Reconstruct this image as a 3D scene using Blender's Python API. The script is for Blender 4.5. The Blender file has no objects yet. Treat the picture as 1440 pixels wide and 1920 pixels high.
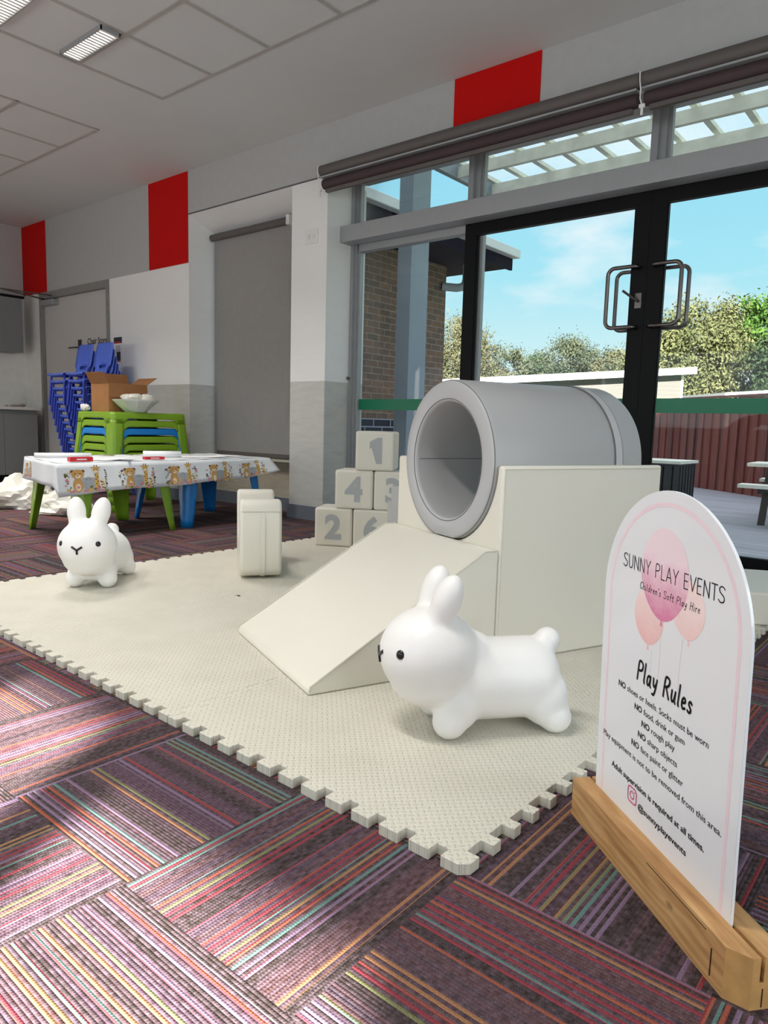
import bpy, bmesh, math, random
from mathutils import Vector, Matrix, noise
random.seed(7)
PI = math.pi
S = bpy.context.scene
COL = S.collection

# ------------------------------------------------------------------ camera
def cam_setup():
    cd = bpy.data.cameras.new('camera'); co = bpy.data.objects.new('camera', cd); COL.objects.link(co)
    yaw, pitch, roll = 0.6888, 0.123, 0.0271
    fwd = Vector((-math.sin(yaw)*math.cos(pitch), math.cos(yaw)*math.cos(pitch), -math.sin(pitch)))
    right = fwd.cross(Vector((0, 0, 1))).normalized(); up = right.cross(fwd)
    r2 = right*math.cos(roll) + up*math.sin(roll); u2 = up*math.cos(roll) - right*math.sin(roll)
    m = Matrix((r2, u2, -fwd)).transposed().to_4x4(); m.translation = (0, 0, 0.88)
    co.matrix_world = m
    cd.sensor_fit = 'VERTICAL'; cd.sensor_height = 36; cd.lens = 1332.8/1920*36
    cd.clip_start = .05; cd.clip_end = 300
    S.camera = co
cam_setup()
S.view_settings.view_transform = 'Standard'; S.view_settings.look = 'None'
S.view_settings.gamma = 1; S.view_settings.exposure = 0.0; S.view_settings.use_curve_mapping = False
try:
    S.cycles.use_denoising = True; S.cycles.max_bounces = 10; S.cycles.diffuse_bounces = 6
    S.cycles.transparent_max_bounces = 12; S.cycles.caustics_reflective = False; S.cycles.caustics_refractive = False
    S.cycles.sample_clamp_indirect = 6
except Exception: pass

# ------------------------------------------------------------------ world, sun, daylight fill
SKY_STRENGTH = 1.0
SUN_STRENGTH = 50.0
SUN_DIR = Vector((-.45, .75, -.45))
def world_setup():
    w = bpy.data.worlds.new('sky'); S.world = w; w.use_nodes = True
    nt = w.node_tree; N = nt.nodes; L = nt.links; bg = N['Background']; bg.inputs[1].default_value = SKY_STRENGTH
    tc = N.new('ShaderNodeTexCoord'); sp = N.new('ShaderNodeSeparateXYZ'); L.new(tc.outputs['Generated'], sp.inputs[0])
    rp = N.new('ShaderNodeValToRGB'); L.new(sp.outputs[2], rp.inputs[0])
    e = rp.color_ramp.elements
    e[0].position = 0.0; e[0].color = (.80, .93, .95, 1)
    e[1].position = 1.0; e[1].color = (1.25, 1.35, 1.45, 1)
    for p, c in ((.09, (.66, .92, .96, 1)), (.20, (.40, .82, .95, 1)), (.32, (.33, .76, .95, 1)), (.45, (.7, .92, 1.02, 1)), (.6, (1.2, 1.32, 1.42, 1))):
        k = e.new(p); k.color = c
    mp = N.new('ShaderNodeMapping'); mp.inputs['Scale'].default_value = (1, 1, 2.6); mp.inputs['Location'].default_value = (1.37, .42, .0)
    L.new(tc.outputs['Generated'], mp.inputs[0])
    ns = N.new('ShaderNodeTexNoise'); ns.inputs['Scale'].default_value = 3.4; ns.inputs['Detail'].default_value = 7; ns.inputs['Roughness'].default_value = .55
    L.new(mp.outputs[0], ns.inputs[0])
    cr = N.new('ShaderNodeValToRGB'); cr.color_ramp.elements[0].position = .5; cr.color_ramp.elements[1].position = .72
    L.new(ns.outputs[0], cr.inputs[0])
    mx = N.new('ShaderNodeMix'); mx.data_type = 'RGBA'; mx.inputs['B'].default_value = (1.0, 1.02, 1.03, 1)
    L.new(cr.outputs[0], mx.inputs['Factor']); L.new(rp.outputs[0], mx.inputs['A']); L.new(mx.outputs['Result'], bg.inputs[0])
world_setup()
def sun_setup():
    ld = bpy.data.lights.new('sun', 'SUN'); ld.energy = SUN_STRENGTH; ld.angle = math.radians(1.4); ld.color = (1, .95, .87)
    o = bpy.data.objects.new('sun', ld); COL.objects.link(o); o.location = (5, -12, 9)
    o.rotation_euler = SUN_DIR.to_track_quat('-Z', 'Y').to_euler()
sun_setup()
def area(name, loc, d, sx, sy, energy, color=(1, 1, 1), spread=180):
    ld = bpy.data.lights.new(name, 'AREA'); ld.shape = 'RECTANGLE'; ld.size = sx; ld.size_y = sy; ld.energy = energy; ld.color = color; ld.spread = math.radians(spread)
    o = bpy.data.objects.new(name, ld); COL.objects.link(o); o.location = loc
    o.rotation_euler = Vector(d).to_track_quat('-Z', 'Y').to_euler(); return o
# area lamps inside the rear and right walls, added as fill in daylight colour
area('daylight_fill_rear', (-3.6, -2.45, 1.55), (0, 1, -.04), 8.0, 1.2, 74, (.88, .97, 1))
area('daylight_fill_side', (2.85, .8, 1.6), (-1, .12, .0), 3.2, 1.6, 78, (.90, .97, 1))
# area lamps for the room's unseen fittings, more added to brighten the left end
for lx, ly in ((-1.6, .6), (-4.0, .2), (-7.2, 1.2), (-8.5, 1.7), (-7.2, 2.4)):
    area('ceiling_fill_light', (lx, ly, 3.30), (0, 0, -1), 1.1, .13, 26, (1, .96, .90), 110)

# ------------------------------------------------------------------ helpers: materials
def srgb(r, g, b):
    f = lambda c: (c/255/12.92) if c/255 <= .04045 else ((c/255+.055)/1.055)**2.4
    return (f(r), f(g), f(b), 1)
class G:
    """tiny node-graph builder"""
    def __init__(s, name):
        s.m = bpy.data.materials.new(name); s.m.use_nodes = True
        s.nt = s.m.node_tree; s.N = s.nt.nodes; s.L = s.nt.links; s.b = s.N['Principled BSDF']; s.out = s.N['Material Output']
    def put(s, inp, v):
        if hasattr(v, 'node'): s.L.new(v, inp)
        else: inp.default_value = v
    def math(s, op, a, b=0.0, c=0.0):
        n = s.N.new('ShaderNodeMath'); n.operation = op
        s.put(n.inputs[0], a); s.put(n.inputs[1], b); s.put(n.inputs[2], c); return n.outputs[0]
    def pos(s):
        n = s.N.new('ShaderNodeNewGeometry'); return n.outputs['Position']
    def objc(s):
        n = s.N.new('ShaderNodeTexCoord'); return n.outputs['Object']
    def sep(s, v):
        n = s.N.new('ShaderNodeSeparateXYZ'); s.L.new(v, n.inputs[0]); return n.outputs
    def comb(s, x, y, z=0.0):
        n = s.N.new('ShaderNodeCombineXYZ'); s.put(n.inputs[0], x); s.put(n.inputs[1], y); s.put(n.inputs[2], z); return n.outputs[0]
    def mapping(s, v, scale=(1, 1, 1), rot=(0, 0, 0), loc=(0, 0, 0)):
        n = s.N.new('ShaderNodeMapping'); s.L.new(v, n.inputs[0]); n.inputs['Scale'].default_value = scale; n.inputs['Rotation'].default_value = rot; n.inputs['Location'].default_value = loc; return n.outputs[0]
    def noise(s, v, scale, detail=3, rough=.5, dims='3D', w=None):
        n = s.N.new('ShaderNodeTexNoise'); n.noise_dimensions = dims
        if v is not None: s.L.new(v, n.inputs['Vector'])
        if w is not None: s.put(n.inputs['W'], w)
        n.inputs['Scale'].default_value = scale; n.inputs['Detail'].default_value = detail; n.inputs['Roughness'].default_value = rough
        return n.outputs[0]
    def white(s, v):
        n = s.N.new('ShaderNodeTexWhiteNoise'); n.noise_dimensions = '3D'; s.L.new(v, n.inputs[0]); return n.outputs
    def ramp(s, f, stops, const=False):
        n = s.N.new('ShaderNodeValToRGB'); s.put(n.inputs[0], f); r = n.color_ramp
        if const: r.interpolation = 'CONSTANT'
        while len(r.elements) < len(stops): r.elements.new(.5)
        for e, (p, c) in zip(r.elements, stops):
            e.position = p; e.color = c if len(c) == 4 else (*c, 1)
        return n.outputs[0]
    def mix(s, f, a, b, kind='MIX'):
        n = s.N.new('ShaderNodeMix'); n.data_type = 'RGBA'; n.blend_type = kind
        s.put(n.inputs['Factor'], f); s.put(n.inputs['A'], a); s.put(n.inputs['B'], b); return n.outputs['Result']
    def bump(s, h, strength=.3, dist=.01):
        n = s.N.new('ShaderNodeBump'); s.L.new(h, n.inputs['Height']); n.inputs['Strength'].default_value = strength; n.inputs['Distance'].default_value = dist
        s.L.new(n.outputs[0], s.b.inputs['Normal'])
    def base(s, c, rough=.5, metal=0.0, spec=.5):
        s.put(s.b.inputs['Base Color'], c); s.put(s.b.inputs['Roughness'], rough); s.b.inputs['Metallic'].default_value = metal
        s.b.inputs['Specular IOR Level'].default_value = spec; return s
MATS = {}
def mat(name, c, rough=.5, metal=0.0, spec=.5, var=.06, scale=18, bump=0.0, bscale=60, bdist=.002):
    """plain paint / plastic / fabric with slight procedural variation"""
    if name in MATS: return MATS[name]
    g = G(name); p = g.objc(); n = g.noise(p, scale, 3)
    lo = tuple(max(0, x*(1-var)) for x in c[:3]) + (1,); hi = tuple(min(1, x*(1+var)) for x in c[:3]) + (1,)
    g.base(g.ramp(n, ((.3, lo), (.7, hi))), rough, metal, spec)
    if bump: g.bump(g.noise(p, bscale, 2), bump, bdist)
    MATS[name] = g.m; return g.m

M_ceil = mat('ceiling_paint', srgb(205, 207, 206), .9, var=.015, scale=2)
M_tbar = mat('ceiling_grid_bar', srgb(172, 168, 162), .6)
M_white = mat('white_plastic', srgb(232, 232, 230), .45, var=.01)
M_silver = mat('aluminium', srgb(164, 166, 168), .5, .35, var=.03)
M_silver_d = mat('dark_aluminium_and_shadow_line', srgb(120, 122, 126), .4, .7)
M_black = mat('black_powder_coat', srgb(9, 9, 12), .55, 0, .2, var=.05)
M_blind = mat('charcoal_blind_fabric', srgb(150, 147, 144), .75, var=.03, bump=.2, bscale=500)
M_tube = mat('blind_tube_fabric', srgb(92, 86, 83), .6, var=.04)
M_maroon = mat('maroon_grey_blind_fabric', srgb(66, 50, 52), .7, var=.05)
M_red = mat('red_panel_paint', srgb(196, 6, 2), .7, 0, .2, var=.02)
M_door = mat('grey_door_paint', srgb(196, 194, 191), .55, var=.015)
M_doorframe = mat('grey_door_frame', srgb(138, 136, 132), .5)
M_cab = mat('grey_laminate', srgb(128, 129, 128), .5, var=.03)
M_counter = mat('white_benchtop', srgb(215, 213, 208), .35, var=.02)
M_skirt = mat('blue_grey_skirting', srgb(112, 118, 128), .55, var=.03)
M_steel = mat('stainless_steel', srgb(118, 112, 110), .3, 1.0, var=.04)
M_sash = mat('white_gloss', srgb(226, 226, 224), .3, var=.01)
M_vinyl = mat('cream_vinyl', srgb(224, 220, 208), .42, var=.012, scale=5, bump=.06, bscale=180)
M_vinylpipe = mat('cream_vinyl_piping', srgb(205, 201, 186), .45)
M_gvinyl = mat('grey_vinyl', srgb(166, 167, 168), .42, var=.015, scale=5, bump=.06, bscale=180)
M_gvinyl2 = mat('pale_grey_vinyl', srgb(180, 181, 184), .45, var=.012, scale=5, bump=.06, bscale=180)
M_seam = mat('dark_seam_thread', srgb(110, 108, 106), .7)
M_digit = mat('grey_number_vinyl', srgb(170, 174, 177), .5, var=.02)
M_bunny = mat('white_rubber', srgb(240, 238, 236), .42, var=.008)
M_eye = mat('black_gloss_eye', srgb(16, 16, 18), .3)
M_green = mat('lime_green_plastic', srgb(122, 160, 32), .35, var=.03, scale=6)
M_blue = mat('sky_blue_plastic', srgb(18, 122, 200), .35, var=.03, scale=6)
M_dblue = mat('royal_blue_plastic', srgb(20, 74, 178), .35, var=.03)
M_chair = mat('cobalt_blue_plastic', srgb(84, 112, 212), .4, var=.03)
M_chairleg = mat('cobalt_blue_tube', srgb(44, 66, 176), .4, var=.04)
M_card = mat('brown_cardboard', srgb(158, 110, 66), .85, var=.05, scale=9)
M_cardin = mat('brown_cardboard_inside', srgb(146, 100, 60), .85, var=.05, scale=9)
M_paper = mat('white_paper', srgb(236, 236, 238), .8, var=.012)
M_bag = mat('white_plastic_bag', srgb(222, 219, 210), .4, var=.04, scale=8, bump=.35, bscale=22, bdist=.01)
M_redpack = mat('red_packet_card', srgb(196, 28, 40), .5)
M_ink = mat('black_ink', srgb(18, 17, 18), .6, var=.02)
M_dado_ink = mat('dark_grey_print', srgb(52, 50, 54), .6)
M_board = mat('white_acrylic', srgb(232, 234, 238), .16, var=.005)
M_pinkline = mat('pale_pink_print', srgb(240, 218, 226), .35, var=.02)
M_instapink = mat('pink_purple_print', srgb(205, 78, 130), .35, var=.2, scale=30)
M_string = mat('pale_grey_print', srgb(214, 208, 212), .4)
M_green_tape = mat('green_safety_film', srgb(0, 116, 82), .4, var=.02)
M_slab = mat('shading_roof', srgb(150, 148, 145), .8)

def glass(name, tint=(1, 1, 1, 1), refl=1.0):
    g = G(name); N, L = g.N, g.L; N.remove(g.b)
    t = N.new('ShaderNodeBsdfTransparent'); t.inputs[0].default_value = tint
    gl = N.new('ShaderNodeBsdfGlossy'); gl.inputs['Roughness'].default_value = .02
    fr = N.new('ShaderNodeFresnel'); fr.inputs[0].default_value = 1.45
    mul = g.math('MULTIPLY', fr.outputs[0], refl)
    mx = N.new('ShaderNodeMixShader'); L.new(mul, mx.inputs[0]); L.new(t.outputs[0], mx.inputs[1]); L.new(gl.outputs[0], mx.inputs[2])
    L.new(mx.outputs[0], g.out.inputs[0]); return g.m
M_glass = glass('window_glass', (.985, .992, .992, 1), .32)
def emit(name, c, s):
    g = G(name); g.base(c, .5); g.put(g.b.inputs['Emission Color'], c); g.b.inputs['Emission Strength'].default_value = s; return g.m
M_lamp = emit('fluorescent_tube_light', (1, .96, .88, 1), 3.0)

def wall_mat():
    g = G('wall_paint_with_dado'); p = g.pos(); x, y, z = g.sep(p)
    n = g.noise(g.mapping(p, (2, 2, 9)), 3.0, 5, .6)
    up = g.ramp(n, ((.3, srgb(236, 236, 234)), (.7, srgb(239, 239, 237))))
    lo = g.ramp(n, ((.25, srgb(188, 187, 182)), (.5, srgb(198, 197, 192)), (.75, srgb(205, 203, 197))))
    f = g.math('LESS_THAN', z, 1.24)
    g.base(g.mix(f, up, lo), .75); return g.m
M_wall = wall_mat()
def band_mat():
    g = G('grey_fibre_panel'); n = g.noise(g.pos(), 14, 6, .65)
    g.base(g.ramp(n, ((.25, srgb(175, 176, 175)), (.75, srgb(182, 183, 181)))), .85); return g.m
M_band = band_mat()
def recess_low():
    g = G('beige_fibre_cement'); p = g.pos(); n = g.noise(g.mapping(p, (1, 1, 6)), 6, 6, .65)
    g.base(g.ramp(n, ((.3, srgb(184, 176, 158)), (.7, srgb(206, 199, 182)))), .85); return g.m
M_beige = recess_low()
def tile_mat():
    g = G('white_splashback'); n = g.noise(g.pos(), 8, 3); g.base(g.ramp(n, ((.3, srgb(226, 225, 220)), (.7, srgb(234, 233, 228)))), .5); return g.m
M_tile = tile_mat()

def carpet_mat():
    g = G('striped_carpet_tiles'); p = g.pos(); x, y, z = g.sep(p)
    T = .4634
    u = g.math('DIVIDE', g.math('SUBTRACT', x, -1.6247), T); v = g.math('DIVIDE', g.math('SUBTRACT', y, .6646), T)
    iu = g.math('FLOOR', u); iv = g.math('FLOOR', v)
    fu = g.math('SUBTRACT', u, iu); fv = g.math('SUBTRACT', v, iv)
    par = g.math('FLOORED_MODULO', g.math('ADD', iu, iv), 2.0)
    ip = g.math('SUBTRACT', 1.0, par)
    s = g.math('ADD', g.math('MULTIPLY', fv, ip), g.math('MULTIPLY', fu, par))
    t = g.math('ADD', g.math('MULTIPLY', fu, ip), g.math('MULTIPLY', fv, par))
    seed = g.math('ADD', g.math('MULTIPLY', iu, 17.3), g.math('MULTIPLY', iv, 31.7))
    NY = 60.0
    ks = g.math('MULTIPLY', s, NY); k = g.math('FLOOR', ks); fk = g.math('SUBTRACT', ks, k)
    wn = g.white(g.comb(k, seed, 1.0))
    wv = wn[0]
    low = g.noise(None, 1.0, 2, .5, '1D', g.math('ADD', g.math('MULTIPLY', s, 5.0), g.math('MULTIPLY', seed, 3.1)))
    low2 = g.noise(None, 1.0, 1, .5, '1D', g.math('ADD', g.math('MULTIPLY', s, 6.5), g.math('ADD', g.math('MULTIPLY', seed, 5.7), 40.0)))
    low2j = g.math('ADD', low2, g.math('MULTIPLY', g.math('SUBTRACT', g.white(g.comb(k, seed, 5.0))[0], .5), .16))
    low = g.math('ADD', .5, g.math('MULTIPLY', g.math('SUBTRACT', low, .5), 1.5)); low2j = g.math('ADD', .5, g.math('MULTIPLY', g.math('SUBTRACT', low2j, .5), 1.35))
    dens = g.noise(None, 1.0, 1, .5, '1D', g.math('ADD', g.math('MULTIPLY', s, 4.0), g.math('ADD', g.math('MULTIPLY', seed, 2.3), 90.0)))
    dens = g.math('ADD', .42, g.math('MULTIPLY', g.math('SUBTRACT', dens, .5), 2.2))
    baser = g.ramp(low, ((0, (.034, .027, .022)), (.34, (.036, .027, .025)), (.42, (.112, .060, .092)), (.47, (.066, .050, .074)), (.52, (.118, .054, .050)), (.58, (.112, .068, .088)), (.66, (.044, .034, .029))))
    acc = g.ramp(low2j, ((0, (.19, .13, .20)), (.37, (.23, .045, .058)), (.44, (.29, .088, .054)), (.50, (.22, .042, .055)), (.545, (.11, .19, .18)), (.60, (.17, .17, .085)), (.68, (.30, .15, .08))), True)
    odd = g.math('FLOORED_MODULO', k, 2.0)
    thr = g.math('MULTIPLY', g.math('GREATER_THAN', wv, dens), odd)
    edge = g.math('GREATER_THAN', g.math('ABSOLUTE', g.math('SUBTRACT', s, .5)), .455)
    e2 = g.math('GREATER_THAN', wv, .72)
    on = g.math('ADD', g.math('MULTIPLY', thr, g.math('SUBTRACT', 1.0, edge)), g.math('MULTIPLY', e2, edge))
    basee = g.mix(edge, baser, (.036, .028, .024, 1))
    col = g.mix(on, basee, acc)
    # yarn break-up along the length
    br = g.noise(g.comb(g.math('MULTIPLY', t, 30.0), g.math('ADD', k, g.math('MULTIPLY', seed, 1.3)), 0.0), 1.0, 2, .6)
    col = g.mix(g.math('MULTIPLY', g.math('SUBTRACT', 1.0, on), .5), col, g.ramp(br, ((.35, (.030, .022, .021)), (.65, (.15, .105, .13)))), 'MIX')
    speck = g.noise(p, 420, 2, .6)
    col = g.mix(.8, col, g.ramp(speck, ((.3, (.45, .45, .45)), (.7, (1.35, 1.35, 1.35)))), 'MULTIPLY')
    g.base(col, .95, 0, .1)
    yarn = g.math('SINE', g.math('MULTIPLY', fk, PI))
    lf = g.math('ABSOLUTE', g.math('SINE', g.math('ADD', g.math('MULTIPLY', t, PI*75), g.math('MULTIPLY', wv, 6.0))))
    h = g.math('MULTIPLY', yarn, g.math('ADD', .55, g.math('MULTIPLY', lf, .45)))
    g.bump(h, .6, .003); return g.m
M_carpet = carpet_mat()
def lino_mat():
    g = G('brown_vinyl_floor'); n = g.noise(g.mapping(g.pos(), (1, 6, 1)), 3, 4); g.base(g.ramp(n, ((.3, srgb(98, 80, 66)), (.7, srgb(116, 96, 80)))), .4); return g.m
M_lino = lino_mat()
def eva_mat():
    g = G('cream_eva_foam'); p = g.objc(); x, y, z = g.sep(p); c = .021
    X = g.math('DIVIDE', g.math('ADD', x, y), c); Y = g.math('DIVIDE', g.math('SUBTRACT', x, y), c)
    ix = g.math('FLOOR', X); iy = g.math('FLOOR', Y)
    fx = g.math('SUBTRACT', g.math('SUBTRACT', X, ix), .5); fy = g.math('SUBTRACT', g.math('SUBTRACT', Y, iy), .5)
    par = g.math('FLOORED_MODULO', g.math('ADD', ix, iy), 2.0); ip = g.math('SUBTRACT', 1.0, par)
    a = g.math('ADD', g.math('MULTIPLY', fx, ip), g.math('MULTIPLY', fy, par)); b = g.math('ADD', g.math('MULTIPLY', fy, ip), g.math('MULTIPLY', fx, par))
    d = g.math('SQRT', g.math('ADD', g.math('POWER', g.math('MULTIPLY', a, 1.25), 2.0), g.math('POWER', g.math('MULTIPLY', b, 3.4), 2.0)))
    h = g.math('SMOOTH_MIN', g.math('SUBTRACT', 1.0, g.math('MULTIPLY', d, 1.6)), .45, .2)
    h = g.math('MAXIMUM', h, 0.0)
    n = g.noise(p, 6, 3)
    g.base(g.ramp(n, ((.3, srgb(205, 201, 187)), (.7, srgb(212, 208, 195)))), .62); g.bump(h, .9, .005); return g.m
M_eva = eva_mat()
def wood_mat():
    g = G('pine_timber'); p = g.objc(); q = g.mapping(p, (2.2, 16, 16)); n = g.noise(q, 2.2, 5, .6)
    w = g.N.new('ShaderNodeTexWave'); w.wave_type = 'BANDS'; w.bands_direction = 'Z'; w.inputs['Scale'].default_value = 6.5; w.inputs['Distortion'].default_value = 14; w.inputs['Detail'].default_value = 3; w.inputs['Detail Scale'].default_value = .8
    g.L.new(g.mapping(p, (.55, 3, 3)), w.inputs[0])
    c = g.ramp(w.outputs['Fac'], ((0, srgb(156, 112, 68)), (.4, srgb(182, 138, 90)), (1, srgb(202, 162, 112))))
    c = g.mix(.6, c, g.ramp(n, ((.28, srgb(134, 92, 52)), (.5, srgb(184, 138, 86)), (.72, srgb(214, 176, 124)))))
    v = g.N.new('ShaderNodeTexVoronoi'); v.inputs['Scale'].default_value = 7.0; g.L.new(g.mapping(p, (.9, 1.6, 1.6)), v.inputs['Vector'])
    k = g.ramp(v.outputs['Distance'], ((.035, (1, 1, 1)), (.09, (0, 0, 0))))
    g.base(g.mix(g.math('MULTIPLY', k, .55), c, srgb(92, 58, 28)), .6); g.bump(n, .12, .002); return g.m
M_wood = wood_mat()
M_endgrain = mat('pine_end_grain', srgb(196, 150, 92), .7, var=.16, scale=26)
def balloon_mat(name, pale, deep, z0, z1):
    g = G(name); p = g.objc(); x, y, z = g.sep(p); n = g.noise(p, 22, 5, .65)
    t = g.math('DIVIDE', g.math('SUBTRACT', z, z0), z1-z0); t = g.math('ADD', t, g.math('MULTIPLY', g.math('SUBTRACT', n, .5), .9))
    g.base(g.ramp(t, ((.0, deep), (.9, pale))), .3); return g.m
M_bal1 = balloon_mat('rose_watercolour_print', srgb(244, 222, 230), srgb(222, 128, 168), .535, .66)
M_bal2 = balloon_mat('peach_watercolour_print', srgb(248, 224, 222), srgb(240, 190, 188), .47, .58)
def brick_mat(name, c1, c2, mortar, uaxis):
    g = G(name); x, y, z = g.sep(g.pos()); v = g.comb(y if uaxis == 'y' else x, z, 0.0)
    b = g.N.new('ShaderNodeTexBrick'); g.L.new(v, b.inputs['Vector']); b.inputs['Scale'].default_value = 1; b.inputs['Brick Width'].default_value = .24; b.inputs['Row Height'].default_value = .086
    b.inputs['Mortar Size'].default_value = .006; b.inputs['Mortar Smooth'].default_value = .1; b.inputs['Bias'].default_value = 0
    b.inputs['Color1'].default_value = c1; b.inputs['Color2'].default_value = c2; b.inputs['Mortar'].default_value = mortar
    n = g.noise(g.mapping(g.pos(), (1, 1, 2)), 9, 5, .7)
    low = g.math('LESS_THAN', z, .95)
    col = g.mix(.55, b.outputs[0], g.ramp(n, ((.3, (.45, .42, .42)), (.7, (1.3, 1.25, 1.2)))), 'MULTIPLY')
    b2 = g.N.new('ShaderNodeTexBrick'); g.L.new(v, b2.inputs['Vector']); b2.inputs['Scale'].default_value = 1; b2.inputs['Brick Width'].default_value = .36; b2.inputs['Row Height'].default_value = .105
    b2.inputs['Mortar Size'].default_value = .008; b2.inputs['Color1'].default_value = srgb(24, 30, 44); b2.inputs['Color2'].default_value = srgb(32, 40, 58); b2.inputs['Mortar'].default_value = srgb(160, 168, 180)
    g.base(g.mix(low, col, b2.outputs[0]), .85); return g.m
M_brick = brick_mat('tan_brick', srgb(134, 104, 84), srgb(104, 88, 78), srgb(150, 140, 128), 'y')
M_navy = mat('navy_painted_timber', srgb(14, 20, 40), .9, 0, .1, var=.06)
M_fascia = mat('white_fascia', srgb(225, 228, 230), .5, var=.02)
M_pvc = mat('pale_grey_pvc', srgb(188, 194, 198), .45)
M_galv = mat('galvanised_steel', srgb(150, 160, 170), .5, .35, var=.08, scale=9)
M_beam = mat('weathered_white_beam', srgb(240, 240, 228), .8, var=.12, scale=7)
M_post = mat('grey_painted_post', srgb(150, 164, 178), .55, var=.05, scale=4)
def sheet_mat():
    g = G('translucent_roof_sheet'); N, L = g.N, g.L; N.remove(g.b)
    t = N.new('ShaderNodeBsdfTranslucent'); t.inputs[0].default_value = (.97, .98, .97, 1)
    tr = N.new('ShaderNodeBsdfTransparent'); tr.inputs[0].default_value = (.9, .96, .95, 1)
    mx = N.new('ShaderNodeMixShader'); mx.inputs[0].default_value = .5
    L.new(t.outputs[0], mx.inputs[1]); L.new(tr.outputs[0], mx.inputs[2]); L.new(mx.outputs[0], g.out.inputs[0]); return g.m
M_sheet = sheet_mat()
def fence_mat():
    g = G('red_brown_palings'); x, y, z = g.sep(g.objc()); k = g.math('FLOOR', g.math('DIVIDE', x, .11))
    w = g.white(g.comb(k, 3.0, 0.0))[0]; n = g.noise(g.mapping(g.objc(), (14, 14, 1.2)), 2.5, 5, .6)
    c = g.ramp(w, ((0, srgb(118, 62, 56)), (.4, srgb(142, 76, 66)), (.75, srgb(128, 78, 72)), (1, srgb(94, 60, 60))))
    g.base(g.mix(.6, c, g.ramp(n, ((.3, (.5, .5, .5)), (.7, (1.25, 1.2, 1.2)))), 'MULTIPLY'), .85); return g.m
M_fence = fence_mat()
def deck_mat():
    g = G('grey_decking'); x, y, z = g.sep(g.pos()); q = g.math('DIVIDE', y, .135); f = g.math('SUBTRACT', q, g.math('FLOOR', q))
    w = g.white(g.comb(g.math('FLOOR', q), 1.0, 0.0))[0]; n = g.noise(g.mapping(g.pos(), (.6, 8, 1)), 3, 4)
    c = g.mix(.5, g.ramp(w, ((0, srgb(150, 152, 164)), (1, srgb(182, 184, 194)))), g.ramp(n, ((.3, srgb(140, 142, 156)), (.7, srgb(192, 194, 204)))))
    g.base(g.mix(g.math('LESS_THAN', f, .06), c, srgb(60, 62, 72)), .6); return g.m
M_deck = deck_mat()
def grass_mat():
    g = G('grass_ground'); n = g.noise(g.pos(), 1.5, 6, .7); g.base(g.ramp(n, ((.3, srgb(62, 82, 42)), (.7, srgb(104, 122, 66)))), .95); return g.m
M_grass = grass_mat()
def clad_mat():
    g = G('cream_weatherboard'); x, y, z = g.sep(g.pos()); q = g.math('DIVIDE', z, .12); f = g.math('SUBTRACT', q, g.math('FLOOR', q))
    g.base(g.mix(g.math('LESS_THAN', f, .1), (.042, .040, .033, 1), (.026, .025, .021, 1)), .7); return g.m
M_clad = clad_mat()
M_roofw = mat('pale_roof_metal', srgb(120, 124, 127), .5, var=.03)
M_trunk = mat('tree_bark', srgb(92, 80, 68), .95, var=.2)
def leaf_mat(name, a, b):
    g = G(name); n = g.noise(g.pos(), .9, 4, .6); c = g.ramp(n, ((.3, a), (.7, b))); g.base(c, .8, 0, .2)
    t = g.N.new('ShaderNodeBsdfTranslucent'); g.L.new(c, t.inputs[0])
    m = g.N.new('ShaderNodeMixShader'); m.inputs[0].default_value = .4; g.L.new(g.b.outputs[0], m.inputs[1]); g.L.new(t.outputs[0], m.inputs[2]); g.L.new(m.outputs[0], g.out.inputs[0])
    return g.m
M_leaf_olive = leaf_mat('olive_leaves', (.050, .054, .027, 1), (.112, .106, .056, 1))
M_leaf_grey = leaf_mat('grey_green_leaves', (.034, .046, .028, 1), (.072, .084, .050, 1))
M_leaf_dark = leaf_mat('dark_green_leaves', (.014, .030, .014, 1), (.038, .060, .026, 1))
M_leaf_yel = leaf_mat('yellow_green_leaves', (.040, .054, .022, 1), (.116, .122, .052, 1))
M_leaf_bright = leaf_mat('bright_green_leaves', (.018, .058, .008, 1), (.066, .126, .020, 1))

# ------------------------------------------------------------------ helpers: geometry
def B(): return bmesh.new()
def obj(name, bm, m, parent=None, smooth=None, bevel=0, segs=2):
    """link a bmesh as one object; m = material or list"""
    bmesh.ops.recalc_face_normals(bm, faces=bm.faces)
    me = bpy.data.meshes.new(name); bm.to_mesh(me); bm.free()
    for x in (m if isinstance(m, (list, tuple)) else [m]): me.materials.append(x)
    if smooth is not None:
        for p in me.polygons: p.use_smooth = True
        me.set_sharp_from_angle(angle=math.radians(smooth))
    o = bpy.data.objects.new(name, me); COL.objects.link(o)
    if bevel:
        md = o.modifiers.new('soft_edges', 'BEVEL'); md.width = bevel; md.segments = segs; md.limit_method = 'ANGLE'; md.angle_limit = math.radians(35); md.harden_normals = False
        for p in me.polygons: p.use_smooth = True
        me.set_sharp_from_angle(angle=math.radians(60)) if smooth is None else None
    if parent: o.parent = parent
    return o
def tag(o, label=None, cat=None, group=None, kind=None):
    if label: o['label'] = label
    if cat: o['category'] = cat
    if group: o['group'] = group
    if kind: o['kind'] = kind
    return o
def thing(name, label, cat, loc=(0, 0, 0), rz=0, group=None):
    o = bpy.data.objects.new(name, None); COL.objects.link(o); o.location = loc; o.rotation_euler = (0, 0, rz)
    o.empty_display_size = .1
    return tag(o, label, cat, group)
def struct(name, bm, m, parent=None, **k):
    o = obj(name, bm, m, parent, **k)
    if not parent: o['kind'] = 'structure'
    return o
def sroot(name):
    o = bpy.data.objects.new(name, None); COL.objects.link(o); o['kind'] = 'structure'; return o
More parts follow.
